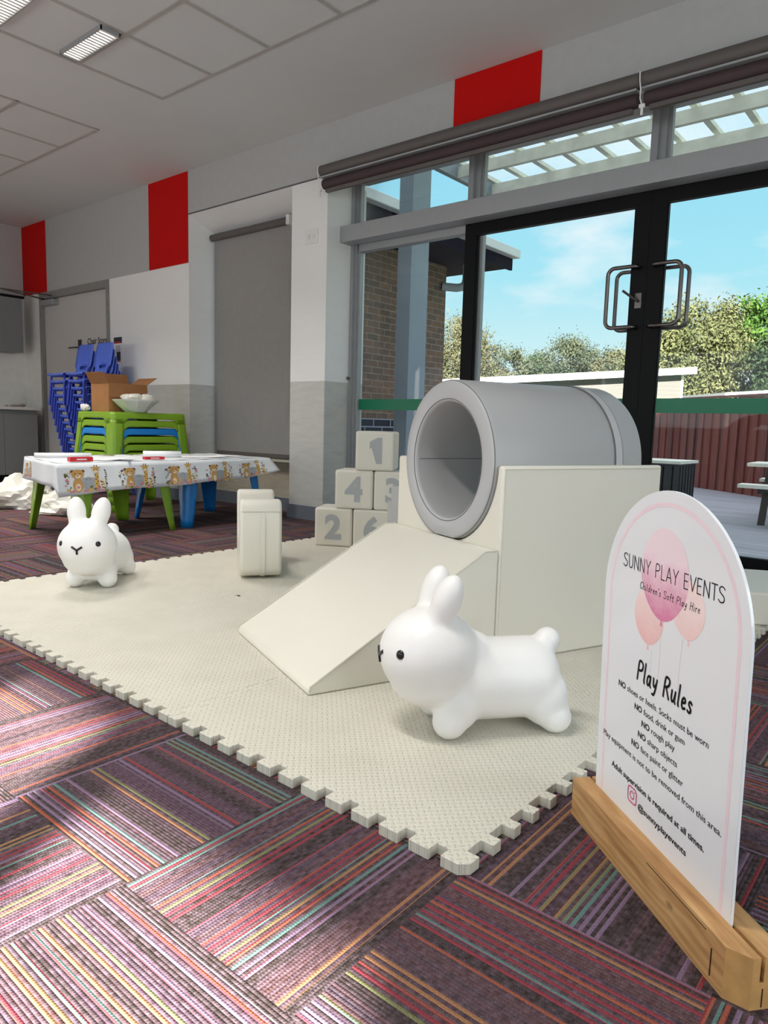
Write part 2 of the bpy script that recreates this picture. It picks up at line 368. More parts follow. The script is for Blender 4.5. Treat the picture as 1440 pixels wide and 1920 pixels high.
def box(bm, x0, x1, y0, y1, z0, z1, mi=0, M=None):
    vs = [bm.verts.new((x, y, z)) for x in (x0, x1) for y in (y0, y1) for z in (z0, z1)]
    if M is not None:
        for v in vs: v.co = M @ v.co
    for f in ((0, 1, 3, 2), (4, 6, 7, 5), (0, 4, 5, 1), (2, 3, 7, 6), (0, 2, 6, 4), (1, 5, 7, 3)):
        bm.faces.new([vs[i] for i in f]).material_index = mi
    return vs
def bx(x0, x1, y0, y1, z0, z1):
    bm = B(); box(bm, x0, x1, y0, y1, z0, z1); return bm
def prism(bm, pts, ax, a0, a1, mi=0):
    """extrude a 2D polygon; ax = axis of extrusion: 'x' pts=(y,z), 'y' pts=(x,z), 'z' pts=(x,y)"""
    def P(p, a): return {'x': (a, p[0], p[1]), 'y': (p[0], a, p[1]), 'z': (p[0], p[1], a)}[ax]
    A = [bm.verts.new(P(p, a0)) for p in pts]; Bv = [bm.verts.new(P(p, a1)) for p in pts]; n = len(pts)
    bm.faces.new(A).material_index = mi; bm.faces.new(Bv[::-1]).material_index = mi
    for i in range(n):
        bm.faces.new((A[i], A[(i+1) % n], Bv[(i+1) % n], Bv[i])).material_index = mi
    return A, Bv
def tube(bm, pts, r, n=10, closed=False, caps=True, mi=0, taper=None):
    pts = [Vector(p) for p in pts]; rings = []; N = len(pts); prev = None
    for i, p in enumerate(pts):
        a = pts[i-1] if (i > 0 or closed) else p; b = pts[(i+1) % N] if (i < N-1 or closed) else p
        d = (b-a).normalized()
        if prev is None:
            h = Vector((0, 0, 1)) if abs(d.z) < .9 else Vector((1, 0, 0)); u = d.cross(h).normalized()
        else:
            u = (prev - d*prev.dot(d)).normalized()
        prev = u; v = d.cross(u); rr = r if taper is None else r*taper[i]
        rings.append([bm.verts.new(p + (u*math.cos(2*PI*k/n) + v*math.sin(2*PI*k/n))*rr) for k in range(n)])
    for i in range(N if closed else N-1):
        A, C = rings[i], rings[(i+1) % N]
        for k in range(n): bm.faces.new((A[k], A[(k+1) % n], C[(k+1) % n], C[k])).material_index = mi
    if caps and not closed:
        bm.faces.new(rings[0][::-1]).material_index = mi; bm.faces.new(rings[-1]).material_index = mi
def lathe(bm, prof, n=32, c=(0, 0, 0), mi=0):
    rings = []
    for r, z in prof: rings.append([bm.verts.new((c[0]+r*math.cos(2*PI*k/n), c[1]+r*math.sin(2*PI*k/n), c[2]+z)) for k in range(n)])
    for A, C in zip(rings, rings[1:]):
        for k in range(n): bm.faces.new((A[k], A[(k+1) % n], C[(k+1) % n], C[k])).material_index = mi
    for R in (rings[0], rings[-1]):
        try: bm.faces.new(R).material_index = mi
        except ValueError: pass
def ellipsoid(bm, c, r, rot=None, sub=3):
    M = Matrix.Translation(c) @ (rot.to_4x4() if rot else Matrix.Identity(4)) @ Matrix.Diagonal((*r, 1))
    bmesh.ops.create_icosphere(bm, subdivisions=sub, radius=1, matrix=M)
def arcpts(cx, cy, r, a0, a1, n):
    return [(cx+r*math.cos(math.radians(a0+(a1-a0)*i/n)), cy+r*math.sin(math.radians(a0+(a1-a0)*i/n))) for i in range(n+1)]
def rrect(x0, x1, y0, y1, r, n=5):
    return arcpts(x1-r, y1-r, r, 0, 90, n) + arcpts(x0+r, y1-r, r, 90, 180, n) + arcpts(x0+r, y0+r, r, 180, 270, n) + arcpts(x1-r, y0+r, r, 270, 360, n)
def bake(o):
    """apply an object's modifiers to its mesh"""
    dg = bpy.context.evaluated_depsgraph_get(); dg.update()
    me = bpy.data.meshes.new_from_object(o.evaluated_get(dg)); old = o.data; o.modifiers.clear(); o.data = me
    bpy.data.meshes.remove(old); return o
def copy_tree(o, parent=None):
    c = o.copy(); COL.objects.link(c)
    if parent: c.parent = parent
    for ch in [x for x in bpy.data.objects if x.parent == o]: copy_tree(ch, c)
    return c
def kids(o): return [c for c in bpy.data.objects if c.parent == o]

# text --------------------------------------------------------------------
def text_bm(s, size, bold=0.0, extrude=.0004):
    cu = bpy.data.curves.new('lettering', 'FONT'); cu.body = s; cu.size = size; cu.align_x = 'LEFT'; cu.offset = bold; cu.extrude = extrude; cu.resolution_u = 3
    o = bpy.data.objects.new('lettering_source', cu); COL.objects.link(o)
    dg = bpy.context.evaluated_depsgraph_get(); dg.update()
    me = bpy.data.meshes.new_from_object(o.evaluated_get(dg)); bm = B(); bm.from_mesh(me)
    bpy.data.objects.remove(o); bpy.data.curves.remove(cu); bpy.data.meshes.remove(me)
    return bm
def bounds(bm):
    xs = [v.co.x for v in bm.verts]; ys = [v.co.y for v in bm.verts]; return min(xs), max(xs), min(ys), max(ys)
def join_bm(dst, src, f):
    mp = {}
    for v in src.verts: mp[v] = dst.verts.new(f(v.co))
    for fc in src.faces:
        try: dst.faces.new([mp[v] for v in fc.verts])
        except ValueError: pass
    src.free()

# ================================================================== THE ROOM
CZ = 3.36; YW = 4.5; XL = -10.14; XR = 3.0; YB = -2.6; YG = 4.85
# floor
struct('floor', bx(-8.65, XR, YB, 4.97, -.06, 0), M_carpet)
struct('floor_kitchen', bx(XL-.2, -8.65, YB, 4.97, -.06, 0), M_lino)
# ceiling slab with an unseen roof, raised and widened to shade the fence outside
struct('ceiling', bx(XL-.2, XR+.2, YB-.2, 5.0, CZ, CZ+.25), M_ceil)
bm = B(); prism(bm, [(4.95, CZ+.25), (4.95, 3.75), (3.0, 7.6), (-2.8, 7.6), (-2.8, CZ+.25)], 'x', XL-.2, 14.0); struct('roof', bm, M_slab)
def grid_island(name, xs, ys, drop=.006, w=.028):
    bm = B(); x0, x1, y0, y1 = min(xs), max(xs), min(ys), max(ys)
    for x in xs: box(bm, x-w/2, x+w/2, y0-w/2, y1+w/2, CZ-drop, CZ)
    for y in ys: box(bm, x0-w/2, x1+w/2, y-w/2, y+w/2, CZ-drop-.001, CZ)
    return struct(name, bm, M_tbar)
grid_island('trim_1', [-5.16, -4.53, -3.90, -3.24, -2.6, -1.96, -1.32, -.68], [3.40, 2.72, 2.03, 1.35, .67, 0, -.7, -1.4])
grid_island('trim_2', [-6.16, -6.84, -7.5, -8.17, -8.83, -9.5], [3.41, 2.73, 2.05, 1.37, .69, 0, -.7, -1.4])
def troffer(x0, x1, y0, y1, label):
    t = thing('ceiling_light', label, 'ceiling light', ((x0+x1)/2, (y0+y1)/2, CZ), 0, 'fluorescent strip lights in the ceiling grid')
    hx, hy = (x1-x0)/2, (y1-y0)/2
    bm = B()
    box(bm, -hx, hx, -hy, -hy+.008, -.03, -.001); box(bm, -hx, hx, hy-.008, hy, -.03, -.001)
    box(bm, -hx, -hx+.008, -hy, hy, -.03, -.001); box(bm, hx-.008, hx, -hy, hy, -.03, -.001)
    obj('housing', bm, M_silver, t)
    obj('tube', bx(-hx+.009, hx-.009, -hy+.02, hy-.02, -.006, -.002), M_lamp, t)
    bm = B(); n = 15
    for i in range(n):
        x = -hx + .02 + (2*hx-.04)*i/(n-1)
        prism(bm, [(x-.009, -.029), (x+.009, -.029), (x+.002, -.008), (x-.002, -.008)], 'y', -hy+.009, hy-.009)
    obj('louver', bm, M_sash, t)
    a = area('ceiling_light_lamp', (0, 0, -.035), (0, 0, -1), 2*hx, 2*hy, 14, (1, .96, .90), 110); a.parent = t
troffer(-5.085, -4.545, 2.555, 2.69, 'louvred fluorescent strip light wholly in view in the ceiling grid')
troffer(-5.085, -4.545, 2.02, 2.155, 'louvred fluorescent strip light cut by the top left corner of the photo')

# left wall (kitchenette), right wall and rear wall with unseen window openings
struct('wall_left', bx(XL-.2, XL, YB, 5.0, 0, 2.45), M_tile)
struct('wall_left_upper', bx(XL-.2, XL+.004, YB, YW, 2.45, CZ), M_band)
def wall_holes(name, ax, a, b, lo, hi, z1, holes, m):
    """wall with rectangular openings; holes = (lo, hi, z0, z1)"""
    bm = B()
    def bb(u0, u1, w0, w1):
        if u1-u0 < 1e-4 or w1-w0 < 1e-4: return
        if ax == 'y': box(bm, u0, u1, a, b, w0, w1)
        else: box(bm, a, b, u0, u1, w0, w1)
    u = lo
    for h in sorted(holes):
        bb(u, h[0], 0, z1); bb(h[0], h[1], 0, h[2]); bb(h[0], h[1], h[3], z1); u = h[1]
    bb(u, hi, 0, z1)
    return struct(name, bm, m)
rear_holes = [(-9.4, -7.9, 1.0, 2.1), (-7.3, -5.8, 1.0, 2.1), (-5.2, -3.7, 1.0, 2.1), (-3.1, -1.6, 1.0, 2.1), (-.22, .42, 1.0, 2.24), (.56, 1.46, 1.0, 2.12)]  # the wide openings are added to let in more fill light
wall_holes('wall_rear', 'y', YB-.15, YB, XL-.2, XR+.2, CZ, rear_holes, M_wall)
wall_holes('wall_right', 'x', XR, XR+.15, YB, 5.0, CZ, [(-.9, 2.6, .8, 2.4)], M_wall)

# window wall -------------------------------------------------------
# upper grey band; red blocks are painted panels on it
bm = B()
box(bm, XL, -6.385, YW, YW+.35, 2.465, CZ)
box(bm, -6.385, XR, YW, YW+.35, 2.945, CZ)
struct('wall_front_upper', bm, M_band)
bm = B(); prism(bm, [(YW+.001, 2.945), (YW+.001, 2.938), (4.83, 2.815), (4.83, 2.945)], 'x', -6.384, -4.851); struct('trim_11', bm, M_wall)
struct('trim_shadow_line', bx(-6.385, -4.42, YW-.004, YW, 2.936, 2.948), M_silver_d)  # dark strip that draws the shadow line under the grey band
bm = B(); box(bm, XL+.006, -9.465, YW-.006, YW, 2.468, CZ-.002); struct('trim_8', bm, M_red)
bm = B(); box(bm, -7.095, -6.39, YW-.006, YW, 2.468, CZ-.002); struct('trim_9', bm, M_red)
bm = B(); box(bm, -3.147, -2.457, YW-.006, YW, 2.95, CZ-.002); struct('trim_10', bm, M_red)
# lower white wall, pillars, recess
bm = B()
box(bm, -7.935, -6.385, YW, 5.0, 0, 2.465); box(bm, -6.386, -6.384, YW+.001, 4.85, 0, 2.945)
box(bm, -9.66, -7.935, YW+.30, YW+.35, 0, 2.465)
box(bm, -4.85, -4.42, YW, 5.0, 0, 2.945)
box(bm, -4.42, -4.415, YW+.001, 4.9, 0, 2.945)
struct('wall_front', bm, M_wall)
struct('wall_front_kitchen', bx(XL, -9.66, YW, YW+.35, 0, 2.465), M_tile)
struct('wall_recess', bx(-6.385, -4.85, 4.80, 4.95, 0, .50), M_beige)
struct('trim_13', bx(-6.385, -4.85, 4.80, 4.95, 2.83, 2.945), M_wall)
struct('trim_4', bx(-6.384, -4.851, 4.70, 4.80, .485, .505), M_beige)
struct('baseboard_recess', bx(-6.385, -4.85, 4.785, 4.80, 0, .125), M_skirt)
bm = B(); box(bm, -4.865, -4.405, YW-.014, YW, 0, .125); box(bm, -4.415, -4.402, YW-.014, 4.78, 0, .125); struct('baseboard_pillar', bm, M_skirt)
struct('baseboard_front', bx(-7.935, -6.385, YW-.014, YW, 0, .125), M_skirt)
bm = B()
box(bm, -6.385, -4.85, YW+.35, 5.0, 2.945, CZ); box(bm, -4.85, XR, YW+.35, 5.0, 2.99, CZ); struct('trim_12', bm, M_wall)

# recess window behind its blind
w = sroot('window_1')
bm = B()
for x0, x1 in ((-6.384, -6.34), (-4.895, -4.851)): box(bm, x0, x1, 4.82, 4.87, .50, 2.83)
box(bm, -6.34, -4.895, 4.82, 4.87, .50, .545); box(bm, -6.34, -4.895, 4.82, 4.87, 2.785, 2.83); box(bm, -6.34, -4.895, 4.82, 4.87, 1.98, 2.02)
obj('window_frame', bm, M_silver, w)
obj('glass', bx(-6.34, -4.895, 4.842, 4.848, .545, 2.785), M_glass, w)
t = thing('roller_blind', 'grey roller blind drawn down over the recessed window left of the pillar', 'blind', (-5.72, 4.75, 2.75), 0)
bm = B(); tube(bm, [(-.61, 0, 0), (.555, 0, 0)], .034, 20); obj('roller_tube', bm, M_tube, t, smooth=40)
bm = B(); box(bm, -.56, .575, .028, .031, -2.20, 0); obj('fabric', bm, M_blind, t)
bm = B(); box(bm, -.565, .58, .018, .036, -2.235, -2.195); obj('bottom_rail', bm, M_tube, t, bevel=.004)
bm = B(); box(bm, .556, .60, -.04, .04, -.045, .045); obj('bracket', bm, M_white, t, bevel=.006)
bm = B(); tube(bm, [(.578, -.040, -.0), (.578, -.040, -1.9), (.590, -.036, -1.92), (.596, -.030, -1.9), (.596, -.030, 0)], .0022, 6); obj('chain', bm, M_silver, t)

# chair store door ------------------------------------------------------
d = sroot('door_4')
bm = B()
box(bm, -9.66, -9.61, YW-.02, YW+.12, 0, 2.46); box(bm, -7.985, -7.935, YW-.02, YW+.12, 0, 2.46); box(bm, -9.61, -7.985, YW-.02, YW+.12, 2.375, 2.46)
obj('door_frame', bm, M_doorframe, d)
obj('door_leaf', bx(-9.607, -7.988, YW+.03, YW+.07, .01, 2.372), M_door, d)
bm = B()
for z in (2.15, 1.2, .3): box(bm, -7.998, -7.98, YW+.012, YW+.032, z-.06, z+.06)
obj('hinge', bm, M_steel, d)
bm = B(); box(bm, -8.74, -8.66, YW+.022, YW+.03, 1.70, 1.82); obj('lock_plate', bm, M_steel, d)
bm = B(); tube(bm, [(-8.70, YW+.03, 1.72), (-8.70, YW-.03, 1.72)], .011, 10); tube(bm, [(-8.70, YW-.03, 1.72), (-8.86, YW-.035, 1.72)], .01, 10); obj('door_handle', bm, M_steel, d)
obj('closer_body', bx(-9.57, -9.22, YW-.055, YW+.03, 2.285, 2.355), M_silver, d, bevel=.006)
bm = B(); tube(bm, [(-9.50, YW-.03, 2.37), (-9.36, YW-.62, 2.40), (-9.30, YW-.03, 2.40)], .010, 8); obj('closer_arm', bm, M_steel, d)
tb = text_bm('Chair Store', .1, .0012); x0, x1, y0, y1 = bounds(tb); bm = B(); k = .455/(x1-x0)
join_bm(bm, tb, lambda c: Vector((-8.515+(c.x-x0)*k, YW+.0285-c.z, 1.752+c.y*1.05))); obj('lettering', bm, M_ink, d)

# big glazed opening ------------------------------------------------------
GX1 = 1.35   # right end of the glazing
bm = B(); box(bm, -4.49, 1.6, 4.66, 4.80, 2.43, 2.565); struct('trim_5', bm, M_silver, bevel=.003)
bm = B(); box(bm, -4.40, 1.6, 4.80, 4.92, 2.46, 2.55); struct('trim_6', bm, M_silver)
struct('trim_7', bx(-4.40, 1.6, 4.70, 4.97, -.02, .004), M_silver_d)
# sidelight left of the doors
w = sroot('window_2')
bm = B()
for x0, x1, y0, y1 in ((-4.414, -4.385, 4.80, 4.92), (-4.385, -4.36, 4.83, 4.9), (-4.36, -4.335, 4.845, 4.885)): box(bm, x0, x1, y0, y1, 0, 2.455)
box(bm, -4.335, -3.19, 4.82, 4.90, 2.375, 2.455); box(bm, -4.335, -3.19, 4.84, 4.90, 0, .10)
box(bm, -3.135, -3.082, 4.862, 4.90, 0, 2.40)
obj('window_frame', bm, M_silver, w)
obj('glass', bx(-4.335, -3.19, 4.868, 4.874, .10, 2.375), M_glass, w)
obj('safety_strip', bx(-4.335, -3.21, 4.8655, 4.867, 1.003, 1.098), M_green_tape, w)
bm = B(); tube(bm, [(-4.40, 4.80, 1.28), (-4.40, 4.775, 1.28)], .012, 12); obj('latch', bm, M_steel, w)
# transom lights over the doors
w = sroot('window_3')
bm = B()
for x0, x1, y0, y1 in ((-4.414, -4.385, 4.80, 4.92), (-4.385, -4.36, 4.83, 4.9), (-4.36, -4.34, 4.845, 4.885)): box(bm, x0, x1, y0, y1, 2.55, 2.99)
for a in (-3.20, -1.805, -.42, .96):
    box(bm, a, a+.045, 4.80, 4.93, 2.55, 2.99); box(bm, a+.045, a+.09, 4.83, 4.91, 2.55, 2.99); box(bm, a+.09, a+.115, 4.85, 4.89, 2.55, 2.99)
box(bm, -4.34, 1.6, 4.80, 4.93, 2.955, 2.99)
obj('window_frame', bm, M_silver, w)
obj('glass', bx(-4.34, 1.6, 4.868, 4.874, 2.55, 2.955), M_glass, w)
# sliding leaves
def leaf(name, x0, x1, inner_right):
    w = sroot(name); y0, y1 = 4.815, 4.86
    bm = B(); sw = .104
    box(bm, x0, x0+sw, y0, y1, .012, 2.455); box(bm, x1-sw, x1, y0, y1, .012, 2.455)
    box(bm, x0+sw, x1-sw, y0, y1, 2.345, 2.455); box(bm, x0+sw, x1-sw, y0, y1, .012, .115)
    # glazing beads
    for xx in (x0+sw, x1-sw-.006): box(bm, xx, xx+.006, y0+.008, y1-.008, .115, 2.345)
    obj('leaf_frame', bm, M_black, w)
    obj('glass', bx(x0+sw, x1-sw, 4.835, 4.841, .115, 2.345), M_glass, w)
    obj('safety_strip', bx(x0+sw, x1-sw, 4.8325, 4.834, 1.003, 1.098), M_green_tape, w)
    if inner_right is None: return w
    xs = x1-.05 if inner_right else x0+.05; dr = -1 if inner_right else 1
    for side, yo in ((-1, y0), (1, y1)):
        y = yo + side*.055; za, zb, r = 1.565, 1.955, .045; xo = xs+dr*.19
        pts = [(xs, yo, zb), (xs, y-side*.012, zb), (xs+dr*.012, y, zb)]
        pts += [(xo-dr*r+dr*r*math.sin(a), y, zb-r+r*math.cos(a)) for a in [PI/2*i/5 for i in range(6)]]
        pts += [(xo-dr*r+dr*r*math.cos(a), y, za+r-r*math.sin(a)) for a in [PI/2*i/5 for i in range(6)]]
        pts += [(xs+dr*.012, y, za), (xs, y-side*.012, za), (xs, yo, za)]
        bm = B(); tube(bm, pts, .0135, 12); h = obj('pull_handle', bm, M_steel, w, smooth=50)
    return w
lf = leaf('door_2', -3.22, -1.778, True)
bm = B(); box(bm, -1.845, -1.80, 4.809, 4.815, 1.69, 1.79); obj('lock_plate', bm, M_steel, lf, bevel=.002)
bm = B(); tube(bm, [(-1.822, 4.81, 1.735), (-1.822, 4.785, 1.735), (-1.90, 4.73, 1.80)], .008, 10); obj('lock_lever', bm, M_steel, lf)
leaf('door_3', -1.776, -.30, False)
w = sroot('window_4'); bm = B()
box(bm, -.30, -.22, 4.82, 4.90, 0, 2.455); box(bm, 1.52, 1.6, 4.82, 4.90, 0, 2.455); box(bm, -.22, 1.52, 4.82, 4.90, 2.375, 2.455); box(bm, -.22, 1.52, 4.82, 4.90, 0, .1)
obj('window_frame', bm, M_silver, w); obj('glass', bx(-.22, 1.52, 4.868, 4.874, .1, 2.375), M_glass, w)
struct('wall_front_end', bx(1.6, XR, YW, 5.0, 0, 2.99), M_wall)

# roller blinds rolled up over the doors
def door_blind(x0, x1, label):
    t = thing('roller_blind', label, 'blind', (x0, 4.40, 2.94), 0, 'rolled-up blinds over the doors'); L = x1-x0
    bm = B(); tube(bm, [(0, 0, 0), (L, 0, 0)], .046, 24); obj('roller_tube', bm, M_tube, t, smooth=40)
    bm = B(); box(bm, .01, L-.01, -.040, .03, -.064, -.052); obj('pelmet_strip', bm, M_silver, t)
    bm = B(); tube(bm, [(.02, .012, -.105), (L-.012, .012, -.105)], .040, 24); obj('fabric_roll', bm, M_maroon, t, smooth=40)
    bm = B(); box(bm, .05, L-.04, -.012, .02, -.176, -.146); obj('bottom_rail', bm, M_tube, t, bevel=.004)
    bm = B(); box(bm, .015, L-.012, .02, .098, -.03, .03); obj('bracket', bm, M_white, t)
    pts = [(.0, -.05, .03), (.004, -.056, -.02), (.012, -.054, -.07), (.01, -.05, -.12), (.022, -.045, -.16)]
    bm = B(); tube(bm, pts, .004, 6); box(bm, .008, .04, -.055, -.04, -.175, -.155); box(bm, .018, .03, -.052, -.042, -.215, -.175); obj('chain', bm, M_white, t)
    return t
door_blind(-4.385, -1.738, 'dark roller blind rolled up over the doors, left of the two')
door_blind(-1.728, .95, 'dark roller blind rolled up over the doors, running out of frame')

# wall switch and poster -------------------------------------------------
t = thing('wall_switch', 'white square switch plate high on the white pillar', 'switch', (-4.593, YW, 2.47))
obj('plate', bx(-.075, .075, -.010, 0, -.062, .062), M_white, t, bevel=.004)
for x_ in (-.045, .012): obj('rocker', bx(x_, x_+.033, -.016, -.010, -.02, .02), M_sash, t, bevel=.002)
t = thing('poster', 'small white notice with photos taped to the wall beside the chair store door', 'notice', (-7.763, YW, 1.65))
obj('sheet', bx(-.11, .11, -.003, 0, -.165, .165), M_paper, t)
obj('banner_print', bx(-.09, .085, -.004, -.003, .075, .145), M_dado_ink, t)
bm = B(); prism(bm, [(-.09, .075), (.085, .075), (.02, .098), (-.09, .088)], 'y', -.005, -.004); obj('red_print', bm, M_redpack, t)
bm = B()
for k, z in enumerate((.045, .025, .003, -.012)): box(bm, -.05, .05-.01*(k % 2), -.004, -.003, z-.003, z+.003)
obj('text_lines', bm, M_dado_ink, t)
obj('photo_print', bx(-.035, .05, -.004, -.003, -.135, -.02), M_dado_ink, t)
obj('photo_sand_print', bx(-.035, .05, -.005, -.004, -.135, -.115), M_card, t)

# ================================================================== KITCHENETTE
t = thing('wall_cabinet', 'grey overhead cabinet on the left wall above the bench', 'cabinet', (XL, 2.6, 1.69))
obj('body', bx(.002, .335, -1.2, 1.72, 0, .69), M_cab, t)
for y in (-1.2, -.47, .26, .99): obj('door', bx(.337, .353, y+.003, y+.727, -.005, .685), M_cab, t)
obj('shadow_gap', bx(.002, .353, -1.2, 1.75, .692, .72), M_black, t)
t = thing('base_cabinet', 'grey base cabinet with plain doors under the kitchen bench', 'cabinet', (XL, 2.6, 0))
obj('body', bx(.02, .575, -1.2, 1.76, .10, .93), M_cab, t); obj('kick_board', bx(.02, .53, -1.2, 1.76, 0, .10), M_black, t)
for y in (-1.1, -.3, .5, 1.335 if False else 1.3):
    pass
for y0_, y1_ in ((-1.19, -.45), (-.447, .29), (.293, 1.33), (1.334, 1.757)): obj('door', bx(.577, .597, y0_, y1_, .105, .885), M_cab, t)
o = obj('benchtop', bx(XL+.003, XL+.62, 1.4, 4.40, .935, .975), M_counter, None, bevel=.003); tag(o, 'white kitchen benchtop on the grey base cabinet', 'benchtop')
bm = B()
for (y, z, r) in ((4.12, .988, .02), (4.16, .99, .022), (4.20, .988, .018), (4.24, .996, .03), (4.05, .985, .016)): ellipsoid(bm, (XL+.42, y, z), (r*1.2, r*1.7, r*.75), sub=2)
tag(obj('cloth', bm, mat('grey_rag', srgb(150, 140, 130), .9), None, smooth=80), 'small crumpled grey cloth lying on the white benchtop', 'cloth')

# ================================================================== SOFT PLAY MATS
MT = 1.029; MH = .025; MO = Vector((-.698, 1.125, 0)); MA = .0212
ma = Vector((-math.cos(MA), math.sin(MA), 0)); mb = Vector((math.sin(MA), math.cos(MA), 0))
NT = 25
def edge_pts(flip):
    """dovetail zigzag from 0..MT along t, +-amp across"""
    p = MT/NT; a = .015; e = .0055; out = []
    for i in range(NT):
        s = a if (i % 2 == 0) == (not flip) else -a
        t0, t1 = i*p, (i+1)*p
        if i == 0: out += [(0, 0), (.0, s)] if False else [(.004, s)]
        else: out.append((t0 + (-e if s > 0 else e), s))
        if i == NT-1: out += [(t1-.004, s)]
        else: out.append((t1 + (e if s > 0 else -e), s))
    return out
def mat_tile(i, j, label):
    """tile at column i (along -X) and row j (along +Y)"""
    pts = []
    g = .0006
    bot = edge_pts(False)   # along i direction; +across = towards -b
    for t, s in bot: pts.append((t, -s+g))
    for t, s in edge_pts(True): pts.append((MT+s-g, t))
    for t, s in reversed(bot): pts.append((t, MT-s-g))
    for t, s in reversed(edge_pts(True)): pts.append((s+g, t))
    bm = B(); prism(bm, [(p[0]*ma.x + p[1]*mb.x, p[0]*ma.y + p[1]*mb.y) for p in pts], 'z', 0, MH)
    o = obj('foam_mat', bm, M_eva, None)
    o.location = MO + ma*(i*MT) + mb*(j*MT); md = o.modifiers.new('soft_edges', 'BEVEL'); md.width = .0018; md.segments = 2; md.limit_method = 'ANGLE'; md.angle_limit = math.radians(40)
    tag(o, label, 'foam mat', 'cream interlocking foam mat tiles'); return o
mat_names = {(0, 0): 'cream foam mat tile at the near corner with two toothed edges, under the near bunny', (1, 0): 'cream foam mat tile in front of the ramp foot, one toothed edge',
 (2, 0): 'cream foam mat tile at the left edge of the photo, before the far bunny', (0, 1): 'cream foam mat tile under the right half of the ramp and box', (1, 1): 'cream foam mat tile under the ramp foot left corner',
 (2, 1): 'cream foam mat tile under the far bunny and the rocker', (0, 2): 'cream foam mat tile beneath the tunnel end by the white block', (1, 2): 'cream foam mat tile behind the box, toward the doors', (2, 2): 'cream foam mat tile under the numbered cubes'}
for (i, j), lb in mat_names.items(): mat_tile(i, j, lb)

# ================================================================== RAMP, BOX, TUNNEL
RP = (-1.536, 1.514, MH); RA = 1.189   # local x = away from the camera (ramp front to back), y = to the left
rampL, rampW, rampH = .7245, .745, .419
def local_thing(name, label, cat): return thing(name, label, cat, RP, RA)
t = local_thing('soft_ramp', 'cream vinyl foam ramp sloping down from the tunnel', 'soft play ramp')
prof = [(0, 0), (rampL, 0), (rampL, rampH), (rampL-.057, rampH), (.02, .034), (.003, .022)]
bm = B(); prism(bm, prof, 'y', .0, rampW); obj('body', bm, M_vinyl, t, bevel=.008, segs=3)
for y_ in (0, rampW):
    bm = B(); tube(bm, [(.004, y_, .012), (.008, y_, .030), (.02, y_, .036), (rampL-.057, y_, rampH), (rampL-.004, y_, rampH)], .0028, 6); obj('piping', bm, M_vinylpipe, t)

t = local_thing('soft_cradle_block', 'cream vinyl foam block with a curved cradle, under the grey tunnel', 'soft play block')
b0, b1, bW, bH = rampL+.002, rampL+.806, .740, .720
TC, TZ, TR, TI = .347, .722, .312, .226     # tunnel centre across, height above mat, radii
rec = [(TC+(TR+.004)*math.cos(a), TZ+(TR+.004)*math.sin(a)) for a in [PI + PI*i/36 for i in range(37)]]
prof = [(0, 0), (bW, 0), (bW, bH)] + [(TC+TR+.004, bH)] + [p for p in rec[::-1] if p[1] < bH-.002] + [(TC-TR-.004, bH), (0, bH)]
bm = B(); prism(bm, prof, 'x', b0, b1); obj('body', bm, M_vinyl, t, bevel=.010, segs=3)
bm = B()
tube(bm, [(b0+.010, .002, .005), (b0+.010, -.001, bH-.012), (b1-.01, -.001, bH-.012)], .0022, 6)
obj('piping', bm, M_vinylpipe, t)

t = local_thing('soft_tunnel', 'grey vinyl foam tunnel tube lying in the cream cradle block', 'soft play tunnel')
tb0, tb1 = rampL-.012, rampL+.735
def tunnel_bm(x0, x1, ro, ri, flat):
    bm = B(); n = 96; rr = .016
    prof = [(x0+rr, ro), (x1-rr, ro), (x1-rr*.3, ro-rr*.3), (x1, ro-rr), (x1, ri+rr), (x1-rr*.3, ri+rr*.3), (x1-rr, ri), (x0+rr, ri), (x0+rr*.3, ri+rr*.3), (x0, ri+rr), (x0, ro-rr), (x0+rr*.3, ro-rr*.3)]
    rings = []
    for k in range(n):
        a = 2*PI*k/n; ring = []
        for x, r in prof:
            y, z = TC+r*math.cos(a), TZ+r*math.sin(a); ring.append(bm.verts.new((x, y, max(z, flat))))
        rings.append(ring)
    for k in range(n):
        A, C = rings[k], rings[(k+1) % n]
        for i in range(len(prof)):
            f = bm.faces.new((A[i], A[(i+1) % len(prof)], C[(i+1) % len(prof)], C[i]))
            f.material_index = 1 if 8 <= i <= 10 or 2 <= i <= 4 else 0
    return bm
ob = obj('tube', tunnel_bm(tb0, tb1, TR, TI, rampH+.003), [M_gvinyl, M_gvinyl2], t, smooth=50)
# end ring: sewn collar at the far end, and seam threads
bm = B(); n = 96
def ringstrip(bm, x0, x1, r, n=96, a0=-.02, a1=PI+.02):
    A = [[bm.verts.new((x, TC+r*math.cos(a0+(a1-a0)*k/n), TZ+r*math.sin(a0+(a1-a0)*k/n))) for x in (x0, x1)] for k in range(n+1)]
    for k in range(n): bm.faces.new((A[k][0], A[k][1], A[k+1][1], A[k+1][0]))
ringstrip(bm, rampL+.58, rampL+.615, TR+.004); obj('collar', bm, M_gvinyl2, t, smooth=40)
bm = B()
for x in (rampL+.577, rampL+.617): tube(bm, [(x, TC+(TR+.002)*math.cos(a), TZ+(TR+.002)*math.sin(a)) for a in [PI*k/60 for k in range(61)]], .0022, 6)
tube(bm, [(tb0+.0005, TC+(TI+.012)*math.cos(2*PI*k/80), TZ+(TI+.012)*math.sin(2*PI*k/80)) for k in range(80)], .0014, 6, True)
tube(bm, [(tb0+.006, TC+(TR-.004)*math.cos(a), TZ+(TR-.004)*math.sin(a)) for a in [-PI*.42+PI*1.84*k/80 for k in range(81)]], .0016, 6)
tube(bm, [(tb0+.02, TC+TI*math.cos(.03), TZ+TI*math.sin(-.03)), (tb1-.02, TC+TI*math.cos(.03), TZ+TI*math.sin(-.03))], .0016, 6)
